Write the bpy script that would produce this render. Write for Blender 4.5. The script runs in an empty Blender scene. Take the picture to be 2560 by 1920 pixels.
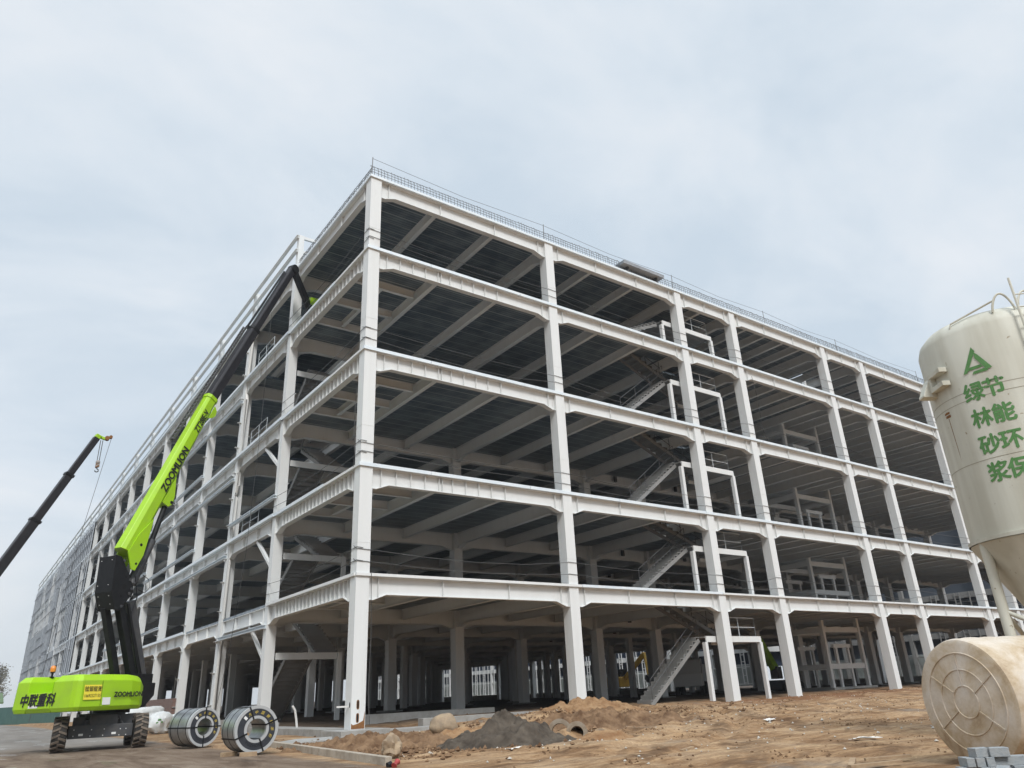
import bpy, math, random
import numpy as np
from mathutils import Vector, Matrix, noise
random.seed(7)
scene = bpy.context.scene
col = scene.collection
R = math.radians
# ------------------------------------------------------------------ camera
cam = bpy.data.cameras.new('camera')
cam.sensor_width = 36.0
cam.lens = 25.706
cam.clip_start = 0.1
cam.clip_end = 5000
cam_o = bpy.data.objects.new('camera', cam)
col.objects.link(cam_o)
cr = Vector((0.81393263, -0.57934051, -0.04333873))
cu_ = Vector((-0.19234867, -0.33912369, 0.92086759))
cf = Vector((0.54819308, 0.74118803, 0.38745921))
CAM = Vector((-12.491, -28.0115, 1.28))
m = Matrix.Identity(4)
for i in range(3):
    m[i][0], m[i][1], m[i][2], m[i][3] = cr[i], cu_[i], -cf[i], CAM[i]
cam_o.matrix_world = m
scene.camera = cam_o
# ------------------------------------------------------------------ sky and light
SUN_DIR = Vector((-0.30, -0.72, 0.80)).normalized()
w = bpy.data.worlds.new('World')
scene.world = w
w.use_nodes = True
nt = w.node_tree
nt.nodes.clear()
N = nt.nodes.new
L = nt.links.new
out = N('ShaderNodeOutputWorld')
bg = N('ShaderNodeBackground')
bg.inputs['Strength'].default_value = 0.1
sky = N('ShaderNodeTexSky')
sky.sky_type = 'NISHITA'
sky.sun_disc = False
sky.sun_elevation = math.asin(SUN_DIR.z)
sky.sun_rotation = math.atan2(SUN_DIR.x, SUN_DIR.y)
tc = N('ShaderNodeTexCoord')
sep = N('ShaderNodeSeparateXYZ')
L(tc.outputs['Generated'], sep.inputs[0])
# project the direction on a cloud layer so clouds flatten towards the horizon
zc = N('ShaderNodeMath'); zc.operation = 'MAXIMUM'; zc.inputs[1].default_value = 0.0
L(sep.outputs['Z'], zc.inputs[0])
za = N('ShaderNodeMath'); za.operation = 'ADD'; za.inputs[1].default_value = 0.35
L(zc.outputs[0], za.inputs[0])
dv = N('ShaderNodeVectorMath'); dv.operation = 'DIVIDE'
cmb = N('ShaderNodeCombineXYZ')
for i in range(3):
    L(za.outputs[0], cmb.inputs[i])
L(tc.outputs['Generated'], dv.inputs[0])
L(cmb.outputs[0], dv.inputs[1])
mp = N('ShaderNodeMapping')
mp.inputs['Scale'].default_value = (1.0, 1.35, 1.0)
mp.inputs['Location'].default_value = (3.1, 1.7, 0.0)
mp.inputs['Rotation'].default_value = (0, 0, 0.5)
L(dv.outputs[0], mp.inputs[0])
n1 = N('ShaderNodeTexNoise'); n1.inputs['Scale'].default_value = 1.9; n1.inputs['Detail'].default_value = 6; n1.inputs['Roughness'].default_value = 0.55
n1.inputs['Distortion'].default_value = 0.35
L(mp.outputs[0], n1.inputs['Vector'])
rmp = N('ShaderNodeValToRGB')
e = rmp.color_ramp.elements
e[0].position = 0.36; e[0].color = (0.63, 0.73, 0.83, 1)
e[1].position = 0.66; e[1].color = (0.85, 0.895, 0.945, 1)
e2 = rmp.color_ramp.elements.new(0.5); e2.color = (0.735, 0.815, 0.895, 1)
L(n1.outputs['Fac'], rmp.inputs[0])
# brighter cloud towards the hidden sun behind the camera, pale band at the horizon
dot = N('ShaderNodeVectorMath'); dot.operation = 'DOT_PRODUCT'
dot.inputs[1].default_value = SUN_DIR
L(tc.outputs['Generated'], dot.inputs[0])
glow = N('ShaderNodeMapRange'); glow.interpolation_type = 'SMOOTHSTEP'
glow.inputs['From Min'].default_value = 0.30; glow.inputs['From Max'].default_value = 1.0
glow.inputs['To Min'].default_value = 10.0; glow.inputs['To Max'].default_value = 30.0
L(dot.outputs['Value'], glow.inputs['Value'])
mul = N('ShaderNodeVectorMath'); mul.operation = 'SCALE'
L(rmp.outputs['Color'], mul.inputs[0])
L(glow.outputs[0], mul.inputs['Scale'])
mix = N('ShaderNodeMix'); mix.data_type = 'RGBA'
mix.inputs['Factor'].default_value = 0.95
L(sky.outputs[0], mix.inputs['A'])
L(mul.outputs[0], mix.inputs['B'])
hz = N('ShaderNodeMapRange'); hz.interpolation_type = 'SMOOTHSTEP'
hz.inputs['From Min'].default_value = -0.02; hz.inputs['From Max'].default_value = 0.30
hz.inputs['To Min'].default_value = 0.75; hz.inputs['To Max'].default_value = 0.0
L(sep.outputs['Z'], hz.inputs['Value'])
mix2 = N('ShaderNodeMix'); mix2.data_type = 'RGBA'
L(hz.outputs[0], mix2.inputs['Factor'])
L(mix.outputs['Result'], mix2.inputs['A'])
mix2.inputs['B'].default_value = (7.6, 8.0, 8.25, 1)
# low sky behind the camera, out of view, dimmed to darken the interior
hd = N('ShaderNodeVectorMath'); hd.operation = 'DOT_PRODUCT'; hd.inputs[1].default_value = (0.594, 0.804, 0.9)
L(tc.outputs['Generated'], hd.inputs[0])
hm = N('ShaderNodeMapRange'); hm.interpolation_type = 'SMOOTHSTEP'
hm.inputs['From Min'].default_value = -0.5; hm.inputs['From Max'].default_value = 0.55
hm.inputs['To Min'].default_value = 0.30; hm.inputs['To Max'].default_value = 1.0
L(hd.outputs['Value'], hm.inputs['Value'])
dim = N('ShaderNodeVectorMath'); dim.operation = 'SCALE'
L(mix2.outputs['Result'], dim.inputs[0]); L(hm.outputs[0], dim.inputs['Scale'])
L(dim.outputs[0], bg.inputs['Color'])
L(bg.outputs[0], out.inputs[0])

sd = bpy.data.lights.new('sun', 'SUN')
sd.energy = 2.5
sd.angle = R(14)
sd.color = (1.0, 0.98, 0.95)
so = bpy.data.objects.new('sun', sd)
col.objects.link(so)
so.rotation_euler = (-SUN_DIR).to_track_quat('-Z', 'Y').to_euler()
so.location = (0, 0, 80)
scene.view_settings.view_transform = 'Standard'
scene.view_settings.look = 'None'
scene.view_settings.exposure = 0.0
scene.view_settings.gamma = 1.0
scene.cycles.max_bounces = 6
scene.cycles.diffuse_bounces = 2
scene.cycles.volume_bounces = 0
scene.cycles.use_denoising = True

# ------------------------------------------------------------------ materials
MATS = {}
def mat(name, color, rough=0.6, metal=0.0, noise_amt=0.0, noise_scale=3.0, color2=None, bump=0.0, bump_scale=20.0,
        streak=False, detail=5, lo=0.35, hi=0.7, spec=0.5, obj=False):
    if name in MATS:
        return MATS[name]
    mt = bpy.data.materials.new(name)
    mt.use_nodes = True
    t = mt.node_tree
    b = t.nodes['Principled BSDF']
    b.inputs['Roughness'].default_value = rough
    b.inputs['Metallic'].default_value = metal
    b.inputs['Specular IOR Level'].default_value = spec
    b.inputs['Base Color'].default_value = (*color, 1)
    g = t.nodes.new('ShaderNodeTexCoord' if obj else 'ShaderNodeNewGeometry')
    P = g.outputs['Object' if obj else 'Position']
    if color2 is not None:
        v = P
        if streak:
            mpn = t.nodes.new('ShaderNodeMapping'); mpn.inputs['Scale'].default_value = (1, 1, 0.06)
            t.links.new(v, mpn.inputs[0]); v = mpn.outputs[0]
        n = t.nodes.new('ShaderNodeTexNoise')
        n.inputs['Scale'].default_value = noise_scale; n.inputs['Detail'].default_value = detail
        n.inputs['Roughness'].default_value = 0.62
        t.links.new(v, n.inputs['Vector'])
        r = t.nodes.new('ShaderNodeValToRGB')
        r.color_ramp.elements[0].position = lo; r.color_ramp.elements[0].color = (*color, 1)
        r.color_ramp.elements[1].position = hi; r.color_ramp.elements[1].color = (*color2, 1)
        t.links.new(n.outputs['Fac'], r.inputs[0])
        t.links.new(r.outputs[0], b.inputs['Base Color'])
    if bump:
        n = t.nodes.new('ShaderNodeTexNoise')
        n.inputs['Scale'].default_value = bump_scale; n.inputs['Detail'].default_value = 5
        t.links.new(P, n.inputs['Vector'])
        bp = t.nodes.new('ShaderNodeBump'); bp.inputs['Strength'].default_value = bump; bp.inputs['Distance'].default_value = 0.03
        t.links.new(n.outputs['Fac'], bp.inputs['Height'])
        t.links.new(bp.outputs[0], b.inputs['Normal'])
    MATS[name] = mt
    return mt

def steel_mat():
    mt = mat('white painted steel', (0.70, 0.71, 0.70), 0.5, 0, color2=(0.65, 0.655, 0.64), noise_scale=2.0, streak=True, lo=0.45, hi=0.85)
    t = mt.node_tree; b = t.nodes['Principled BSDF']; lk = t.links.new
    src = b.inputs['Base Color'].links[0].from_socket
    g = t.nodes.new('ShaderNodeNewGeometry')
    def layer(prev, scale, sz, lo, hi, colr, amt):
        mpn = t.nodes.new('ShaderNodeMapping'); mpn.inputs['Scale'].default_value = (1, 1, sz); lk(g.outputs['Position'], mpn.inputs[0])
        n = t.nodes.new('ShaderNodeTexNoise'); n.inputs['Scale'].default_value = scale; n.inputs['Detail'].default_value = 6; n.inputs['Roughness'].default_value = 0.65
        lk(mpn.outputs[0], n.inputs['Vector'])
        r = t.nodes.new('ShaderNodeMapRange'); r.inputs['From Min'].default_value = lo; r.inputs['From Max'].default_value = hi; r.inputs['To Max'].default_value = amt
        lk(n.outputs['Fac'], r.inputs['Value'])
        mx = t.nodes.new('ShaderNodeMix'); mx.data_type = 'RGBA'; lk(r.outputs[0], mx.inputs['Factor']); lk(prev, mx.inputs['A']); mx.inputs['B'].default_value = (*colr, 1)
        return mx.outputs['Result']
    c = layer(src, 0.8, 0.5, 0.60, 0.75, (0.52, 0.50, 0.46), 0.5)
    c = layer(c, 5.0, 0.07, 0.66, 0.78, (0.36, 0.32, 0.27), 0.55)
    c = layer(c, 3.0, 1.0, 0.72, 0.76, (0.38, 0.25, 0.15), 0.5)
    lk(c, b.inputs['Base Color'])
    return mt
STEEL = steel_mat()
STEEL2 = mat('grey primer steel', (0.25, 0.247, 0.238), 0.6, 0, color2=(0.19, 0.187, 0.178), noise_scale=0.6)
GALV = mat('galvanised strip', (0.66, 0.73, 0.78), 0.5, 0.1, color2=(0.76, 0.80, 0.82), noise_scale=3)
GALVD = mat('galvanised stud', (0.36, 0.39, 0.43), 0.55, 0.1, color2=(0.50, 0.53, 0.56), noise_scale=1.0)
CONC = mat('concrete', (0.34, 0.335, 0.32), 0.9, color2=(0.24, 0.23, 0.21), noise_scale=2.5, bump=0.4, bump_scale=18)
BLACKP = mat('black paint', (0.006, 0.0065, 0.008), 0.5, color2=(0.012, 0.0125, 0.014), noise_scale=6, spec=0.3)
DKGREY = mat('dark grey paint', (0.045, 0.048, 0.056), 0.55, color2=(0.075, 0.072, 0.068), noise_scale=4)
LIME = mat('lime green paint', (0.335, 0.585, 0.012), 0.36, color2=(0.29, 0.47, 0.035), noise_scale=1.6, spec=0.4, lo=0.45, hi=0.85)
RUBBER = mat('dusty rubber', (0.022, 0.021, 0.02), 0.9, color2=(0.06, 0.05, 0.04), noise_scale=5, lo=0.4, hi=0.7)
LUG = mat('dusty tyre lug', (0.10, 0.082, 0.065), 0.9, color2=(0.17, 0.135, 0.105), noise_scale=7, lo=0.35, hi=0.62)
WIRE = mat('dark steel wire', (0.09, 0.09, 0.09), 0.6, 0.3)
REBAR = mat('rebar steel', (0.17, 0.175, 0.18), 0.7, 0.1)
INK = mat('black lettering', (0.012, 0.012, 0.012), 0.6)
GREENINK = mat('green lettering', (0.075, 0.21, 0.055), 0.7, color2=(0.10, 0.25, 0.08), noise_scale=9)
YEL = mat('yellow sign', (0.88, 0.74, 0.06), 0.5)
YINK = mat('yellow lettering', (0.62, 0.46, 0.08), 0.6)
WHITEST = mat('white sticker', (0.72, 0.72, 0.70), 0.5)
PVC = mat('white plastic pipe', (0.70, 0.69, 0.66), 0.4)
NAVY = mat('dark blue cladding', (0.018, 0.03, 0.06), 0.5, color2=(0.03, 0.045, 0.075), noise_scale=0.5)
HOLE = mat('dark cavity', (0.004, 0.004, 0.004), 0.9)
RUSTY = mat('rust', (0.27, 0.12, 0.035), 0.9, color2=(0.16, 0.07, 0.03), noise_scale=9)
WOOD = mat('raw timber', (0.40, 0.29, 0.18), 0.85, color2=(0.27, 0.18, 0.11), noise_scale=6)

def deck_mat():
    mt = bpy.data.materials.new('floor decking')
    mt.use_nodes = True
    t = mt.node_tree; b = t.nodes['Principled BSDF']
    g = t.nodes.new('ShaderNodeNewGeometry')
    s = t.nodes.new('ShaderNodeSeparateXYZ'); t.links.new(g.outputs['Position'], s.inputs[0])
    def saw(period, width):
        a = t.nodes.new('ShaderNodeMath'); a.operation = 'DIVIDE'; a.inputs[1].default_value = period
        t.links.new(s.outputs['Y'], a.inputs[0])
        f = t.nodes.new('ShaderNodeMath'); f.operation = 'FRACT'; t.links.new(a.outputs[0], f.inputs[0])
        l = t.nodes.new('ShaderNodeMath'); l.operation = 'LESS_THAN'; l.inputs[1].default_value = width
        t.links.new(f.outputs[0], l.inputs[0])
        return l.outputs[0]
    n = t.nodes.new('ShaderNodeTexNoise'); n.inputs['Scale'].default_value = 0.9; n.inputs['Detail'].default_value = 4
    t.links.new(g.outputs['Position'], n.inputs['Vector'])
    r = t.nodes.new('ShaderNodeValToRGB')
    r.color_ramp.elements[0].position = 0.35; r.color_ramp.elements[0].color = (0.14, 0.175, 0.205, 1)
    r.color_ramp.elements[1].position = 0.7; r.color_ramp.elements[1].color = (0.29, 0.34, 0.37, 1)
    t.links.new(n.outputs['Fac'], r.inputs[0])
    mx = t.nodes.new('ShaderNodeMix'); mx.data_type = 'RGBA'
    t.links.new(saw(0.75, 0.09), mx.inputs['Factor'])
    t.links.new(r.outputs[0], mx.inputs['A']); mx.inputs['B'].default_value = (0.45, 0.49, 0.51, 1)
    mx2 = t.nodes.new('ShaderNodeMix'); mx2.data_type = 'RGBA'
    t.links.new(saw(0.2, 0.12), mx2.inputs['Factor'])
    t.links.new(mx.outputs['Result'], mx2.inputs['A']); mx2.inputs['B'].default_value = (0.035, 0.05, 0.065, 1)
    t.links.new(mx2.outputs['Result'], b.inputs['Base Color'])
    b.inputs['Metallic'].default_value = 0.4
    b.inputs['Roughness'].default_value = 0.42
    wv = t.nodes.new('ShaderNodeTexNoise'); wv.inputs['Scale'].default_value = 5
    t.links.new(g.outputs['Position'], wv.inputs['Vector'])
    bp = t.nodes.new('ShaderNodeBump'); bp.inputs['Strength'].default_value = 0.25; bp.inputs['Distance'].default_value = 0.03
    t.links.new(wv.outputs['Fac'], bp.inputs['Height']); t.links.new(bp.outputs[0], b.inputs['Normal'])
    return mt
DECK = deck_mat()

# ------------------------------------------------------------------ mesh builder
class MB:
    def __init__(s):
        s.v = []; s.f = []; s.smooth = False
    def add(s, vs, fs):
        o = len(s.v)
        s.v += [tuple(p) for p in vs]
        s.f += [tuple(i + o for i in f) for f in fs]
        return s
    def box(s, x0, y0, z0, x1, y1, z1):
        vs = [(x0, y0, z0), (x1, y0, z0), (x1, y1, z0), (x0, y1, z0), (x0, y0, z1), (x1, y0, z1), (x1, y1, z1), (x0, y1, z1)]
        return s.add(vs, [(0, 3, 2, 1), (4, 5, 6, 7), (0, 1, 5, 4), (1, 2, 6, 5), (2, 3, 7, 6), (3, 0, 4, 7)])
    def obox(s, c, ax, ay, az):
        c, ax, ay, az = Vector(c), Vector(ax), Vector(ay), Vector(az)
        vs = [c + sx * ax + sy * ay + sz * az for sz in (-1, 1) for sx, sy in ((-1, -1), (1, -1), (1, 1), (-1, 1))]
        return s.add(vs, [(0, 3, 2, 1), (4, 5, 6, 7), (0, 1, 5, 4), (1, 2, 6, 5), (2, 3, 7, 6), (3, 0, 4, 7)])
    def bar(s, p0, p1, w, h, up=(0, 0, 1)):
        p0, p1 = Vector(p0), Vector(p1)
        d = (p1 - p0)
        l = d.length
        d.normalize()
        sd_ = d.cross(Vector(up))
        if sd_.length < 1e-4:
            sd_ = d.cross(Vector((1, 0, 0)))
        sd_.normalize()
        u = sd_.cross(d)
        return s.obox((p0 + p1) / 2, d * l / 2, sd_ * w / 2, u * h / 2)
    def tube(s, pts, r, n=8, caps=True, radii=None):
        pts = [Vector(p) for p in pts]
        o = len(s.v); rings = []
        for i, p in enumerate(pts):
            a = pts[max(i - 1, 0)]; b = pts[min(i + 1, len(pts) - 1)]
            d = (b - a).normalized()
            x = d.cross(Vector((0, 0, 1)))
            if x.length < 1e-3:
                x = d.cross(Vector((1, 0, 0)))
            x.normalize(); y = d.cross(x)
            rr = radii[i] if radii else r
            rings.append([p + (x * math.cos(2 * math.pi * k / n) + y * math.sin(2 * math.pi * k / n)) * rr for k in range(n)])
        vs = [q for rg in rings for q in rg]
        fs = []
        for i in range(len(pts) - 1):
            for k in range(n):
                a = i * n + k; b = i * n + (k + 1) % n
                fs.append((a, b, b + n, a + n))
        if caps:
            fs.append(tuple(range(n - 1, -1, -1)))
            fs.append(tuple((len(pts) - 1) * n + k for k in range(n)))
        return s.add(vs, fs)
    def lathe(s, prof, c=(0, 0, 0), ax=(0, 0, 1), n=32, ref=None):
        # prof: list of (radius, height along the axis)
        c = Vector(c); ax = Vector(ax).normalized()
        x = Vector(ref) if ref else ax.cross(Vector((0.3, 0.9, 0.1)))
        x = (x - ax * x.dot(ax)).normalized(); y = ax.cross(x)
        vs = []; fs = []
        for r_, h in prof:
            for k in range(n):
                a = 2 * math.pi * k / n
                vs.append(c + ax * h + (x * math.cos(a) + y * math.sin(a)) * r_)
        for i in range(len(prof) - 1):
            for k in range(n):
                a = i * n + k; b = i * n + (k + 1) % n
                fs.append((a, b, b + n, a + n))
        return s.add(vs, fs)
    def prism(s, poly, o, ex, ey, ez, d0, d1):
        # poly (a, b) in plane ex, ey; extruded along ez from d0 to d1
        o, ex, ey, ez = Vector(o), Vector(ex), Vector(ey), Vector(ez)
        n = len(poly)
        vs = [o + ex * a + ey * b + ez * d0 for a, b in poly] + [o + ex * a + ey * b + ez * d1 for a, b in poly]
        fs = [tuple(range(n - 1, -1, -1)), tuple(range(n, 2 * n))]
        for k in range(n):
            j = (k + 1) % n
            fs.append((k, j, j + n, k + n))
        return s.add(vs, fs)
    def loft(s, layers, cap=True):
        n = len(layers[0]); vs = [p for l in layers for p in l]; fs = []
        for i in range(len(layers) - 1):
            for k in range(n):
                a = i * n + k; b = i * n + (k + 1) % n
                fs.append((a, b, b + n, a + n))
        if cap:
            fs.append(tuple(range(n - 1, -1, -1)))
            fs.append(tuple((len(layers) - 1) * n + k for k in range(n)))
        return s.add(vs, fs)
    def merge(s, o):
        return s.add(o.v, o.f)
    def build(s, name, material, parent=None, smooth=False, bevel=0.0, fixn=True, loc=None):
        me = bpy.data.meshes.new(name)
        off = Vector((0, 0, 0))
        if parent is not None:
            off = parent.matrix_basis.translation
        elif loc is not None:
            off = Vector(loc)
        vs = [(p[0] - off[0], p[1] - off[1], p[2] - off[2]) for p in s.v]
        me.from_pydata(vs, [], s.f)
        me.materials.append(material)
        if fixn:
            import bmesh
            bm = bmesh.new(); bm.from_mesh(me)
            bmesh.ops.recalc_face_normals(bm, faces=bm.faces)
            bm.to_mesh(me); bm.free()
        if smooth:
            me.polygons.foreach_set('use_smooth', [True] * len(me.polygons))
            try:
                me.set_sharp_from_angle(angle=R(38))
            except Exception:
                pass
        me.update()
        o = bpy.data.objects.new(name, me)
        col.objects.link(o)
        if parent is not None:
            o.parent = parent
            # parents stand unrotated; grandchildren sit on parents at their own origin
            if parent.type == 'MESH':
                pass
        elif loc is not None:
            o.location = loc
        if bevel:
            bv = o.modifiers.new('bevel', 'BEVEL'); bv.width = bevel; bv.segments = 2; bv.limit_method = 'ANGLE'
        return o

def tag(o, label=None, cat=None, group=None, kind=None):
    if label: o['label'] = label
    if cat: o['category'] = cat
    if group: o['group'] = group
    if kind: o['kind'] = kind
    return o
def thing(name, loc, label, cat, group=None):
    o = bpy.data.objects.new(name, None)
    o.empty_display_size = 0.3
    o.location = loc
    col.objects.link(o)
    return tag(o, label, cat, group)
def sub(mb, name, material, part, **k):
    # a sub-part: its mesh is in world coordinates minus the thing's origin, its parent part has identity offset
    top = part
    while top.parent is not None:
        top = top.parent
    o = mb.build(name, material, top, **k)
    o.parent = part
    return o

def text_mb(*a, bold=0.0, lift=0.006, **k):
    mb = MB()
    offs = ((0, 0),) if abs(bold) < 1e-4 else ((0, 0), (bold, 0), (-bold, 0), (0, bold), (0, -bold))
    for q, (dx, dy) in enumerate(offs):
        mb.merge(text_one(*a, dxy=(dx, dy), lift=lift + 0.0006 * q, **k))
    return mb
def text_one(body, size, origin, ex, ey, dxy=(0, 0), shear=0.0, lift=0.006, align='CENTER', wrap=None, spacing=1.0, sx=1.0, extrude=0.0):
    cu = bpy.data.curves.new('lettering', 'FONT')
    cu.body = body; cu.size = size; cu.shear = shear
    cu.align_x = align; cu.align_y = 'CENTER'; cu.space_character = spacing
    cu.extrude = extrude
    cu.resolution_u = 3
    o = bpy.data.objects.new('lettering', cu)
    col.objects.link(o)
    bpy.context.view_layer.update()
    dg = bpy.context.evaluated_depsgraph_get()
    me = bpy.data.meshes.new_from_object(o.evaluated_get(dg))
    mb = MB()
    ex, ey = Vector(ex).normalized(), Vector(ey).normalized(); ez = ex.cross(ey)
    og = Vector(origin)
    vs = []
    for v in me.vertices:
        if wrap:
            vs.append(wrap(v.co.x * sx + dxy[0], v.co.y + dxy[1], v.co.z + lift))
        else:
            vs.append(og + ex * (v.co.x * sx + dxy[0]) + ey * (v.co.y + dxy[1]) + ez * (v.co.z + lift))
    mb.add(vs, [tuple(p.vertices) for p in me.polygons])
    bpy.data.objects.remove(o); bpy.data.curves.remove(cu); bpy.data.meshes.remove(me)
    return mb

def fbm(x, y, z=0.0, s=1.0, oct_=4):
    return noise.fractal(Vector((x * s, y * s, z)), 1.0, 2.0, oct_)
def sstep(a, b, x):
    t = min(1, max(0, (x - a) / (b - a)))
    return t * t * (3 - 2 * t)

# ------------------------------------------------------------------ ground
def ground_z(x, y):
    z = 0.0
    pad = sstep(0.3, 1.4, x) * sstep(1.0, 3.0, y)
    z += 0.22 * pad
    right = sstep(2.0, 9.0, x + 0.25 * y) * sstep(-22.0, -3.0, y)
    z += (0.28 - 0.1 * pad) * right
    z += 0.22 * math.exp(-((x - 9.5) / 4.0) ** 2 - ((y + 1.6) / 1.6) ** 2)
    z += 0.25 * math.exp(-((x - 4.5) / 2.5) ** 2 - ((y + 3.0) / 1.3) ** 2)
    z += 0.16 * math.exp(-((x - 38.5) / 6.0) ** 2 - ((y + 3.5) / 2.2) ** 2)
    z += 0.10 * math.exp(-((x - 29) / 8.0) ** 2 - ((y + 5.5) / 2.0) ** 2)
    z += 0.26 * math.exp(-((x - 2.1) / 1.0) ** 2 - ((y + 10.3) / 0.9) ** 2)
    # rough earth outside the road
    rough = sstep(-4.6, -2.6, x) * (1 - 0.5 * sstep(-10, -16, y)) if y < 2 else (0.7 if x > 0 else 0.2)
    n = fbm(x, y, 0, 0.35) * 0.10 + fbm(x, y, 3, 1.3) * 0.045 + fbm(x, y, 7, 3.6) * 0.024
    z += n * (0.12 + 0.88 * rough)
    # wheel ruts curving past the tank
    d = math.hypot(x + 14, y - 14)
    for rr in (27.5, 29.4, 31.6, 33.2):
        q_ = (d - rr - 0.5 * math.sin(x * 0.13)) / 0.24
        z += (0.045 * math.exp(-(abs(q_) - 1.6) ** 2 * 2) - 0.075 * math.exp(-q_ ** 2)) * sstep(-3, 1, x)
    dist = math.hypot(x + 12.5, y + 28)
    z *= 1 - sstep(90, 160, dist)
    if x < -3.5:
        z *= 0.35
    return z
xs = np.concatenate([np.linspace(-900, -60, 12), np.linspace(-55, -16, 40), np.arange(-15.5, 24, 0.13), np.arange(24.2, 48, 0.35), np.linspace(49, 110, 40), np.linspace(130, 1200, 14)])
ys = np.concatenate([np.linspace(-500, -45, 8), np.linspace(-42, -26, 16), np.arange(-25.5, 2.5, 0.13), np.arange(2.8, 20, 0.6), np.linspace(21, 110, 50), np.linspace(125, 1500, 16)])
nx, ny = len(xs), len(ys)
gv = [(float(x), float(y), ground_z(float(x), float(y))) for y in ys for x in xs]
gf = [(j * nx + i, j * nx + i + 1, (j + 1) * nx + i + 1, (j + 1) * nx + i) for j in range(ny - 1) for i in range(nx - 1)]

def ground_mat():
    mt = bpy.data.materials.new('site earth')
    mt.use_nodes = True
    t = mt.node_tree; b = t.nodes['Principled BSDF']; lk = t.links.new; nn = t.nodes.new
    g = nn('ShaderNodeNewGeometry')
    s = nn('ShaderNodeSeparateXYZ'); lk(g.outputs['Position'], s.inputs[0])
    def noise_(scale, detail=6, rough=0.6, sc=None, dist=0.0):
        n = nn('ShaderNodeTexNoise'); n.inputs['Scale'].default_value = scale; n.inputs['Detail'].default_value = detail
        n.inputs['Roughness'].default_value = rough; n.inputs['Distortion'].default_value = dist
        v = g.outputs['Position']
        if sc:
            mpn = nn('ShaderNodeMapping'); mpn.inputs['Scale'].default_value = sc[0]; mpn.inputs['Rotation'].default_value = (0, 0, sc[1])
            lk(v, mpn.inputs[0]); v = mpn.outputs[0]
        lk(v, n.inputs['Vector']); return n.outputs['Fac']
    def ramp(f, stops):
        r = nn('ShaderNodeValToRGB'); el = r.color_ramp.elements
        el[0].position, el[0].color = stops[0][0], (*stops[0][1], 1)
        el[1].position, el[1].color = stops[-1][0], (*stops[-1][1], 1)
        for p, c in stops[1:-1]:
            q = el.new(p); q.color = (*c, 1)
        lk(f, r.inputs[0]); return r.outputs[0]
    def mixc(f, a, b_):
        mx = nn('ShaderNodeMix'); mx.data_type = 'RGBA'
        for k, v in (('Factor', f), ('A', a), ('B', b_)):
            if hasattr(v, 'links'): lk(v, mx.inputs[k])
            elif isinstance(v, tuple): mx.inputs[k].default_value = (*v, 1)
            else: mx.inputs[k].default_value = v
        return mx.outputs['Result']
    def rng(f, a, b_, lo=0.0, hi=1.0):
        q = nn('ShaderNodeMapRange'); q.interpolation_type = 'SMOOTHSTEP'
        q.inputs['From Min'].default_value = a; q.inputs['From Max'].default_value = b_
        q.inputs['To Min'].default_value = lo; q.inputs['To Max'].default_value = hi
        lk(f, q.inputs['Value']); return q.outputs[0]
    def mth(op, a, b_):
        q = nn('ShaderNodeMath'); q.operation = op
        for k, v in ((0, a), (1, b_)):
            if hasattr(v, 'links'): lk(v, q.inputs[k])
            else: q.inputs[k].default_value = v
        return q.outputs[0]
    earth = ramp(noise_(0.55, 8, 0.68, ((1.0, 1.0, 1.0), 0.4), 0.5), [(0.30, (0.13, 0.062, 0.028)), (0.44, (0.33, 0.19, 0.092)), (0.55, (0.50, 0.345, 0.205)), (0.72, (0.60, 0.465, 0.325))])
    streaks = ramp(noise_(1.6, 6, 0.7, ((0.22, 1.6, 1.0), -0.62), 0.8), [(0.38, (0.13, 0.065, 0.03)), (0.60, (0.56, 0.38, 0.215))])
    earth = mixc(0.5, earth, streaks)
    fine = ramp(noise_(14, 6, 0.75), [(0.35, (0.55, 0.5, 0.46)), (0.62, (1.0, 1.0, 1.0))])
    mm = nn('ShaderNodeMix'); mm.data_type = 'RGBA'; mm.blend_type = 'MULTIPLY'; mm.inputs['Factor'].default_value = 0.55
    lk(earth, mm.inputs['A']); lk(fine, mm.inputs['B']); earth = mm.outputs['Result']
    mm.inputs['Factor'].default_value = 0.8
    # wheel tracks in arcs: damp pressed earth, darkened because the ruts themselves shade too weakly
    ln = nn('ShaderNodeVectorMath'); ln.operation = 'DISTANCE'; ln.inputs[1].default_value = (-14, 14, 0.2); lk(g.outputs['Position'], ln.inputs[0])
    dd = mth('ADD', ln.outputs['Value'], mth('MULTIPLY', noise_(0.12, 2), 5.0))
    sn = mth('SINE', mth('MULTIPLY', dd, 2.9), 0.0)
    sn2 = mth('SINE', mth('MULTIPLY', dd, 9.7), 0.0)
    trk = mth('MULTIPLY', rng(sn, 0.45, 0.95), mth('MULTIPLY', rng(noise_(0.22, 3), 0.42, 0.58), rng(noise_(2.5, 4), 0.3, 0.6)))
    earth = mixc(mth('MULTIPLY', trk, 0.75), earth, (0.10, 0.055, 0.028))
    trk2 = mth('MULTIPLY', rng(sn2, 0.5, 0.95), rng(noise_(0.35, 4), 0.45, 0.6))
    earth = mixc(mth('MULTIPLY', trk2, 0.45), earth, (0.13, 0.075, 0.04))
    # grey cement wash patches
    grey = rng(noise_(0.28, 5, 0.6, None, 0.6), 0.58, 0.74, 0, 0.7)
    earth = mixc(grey, earth, (0.20, 0.18, 0.155))
    # red damp soil next to the columns on the right
    red = mth('MULTIPLY', rng(s.outputs['X'], 15, 24), mth('MULTIPLY', rng(s.outputs['Y'], -8.5, -4), rng(s.outputs['Y'], 4, -0.5)))
    red = mth('MULTIPLY', red, rng(noise_(0.7, 5), 0.38, 0.55))
    earth = mixc(red, earth, (0.20, 0.095, 0.045))
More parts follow.
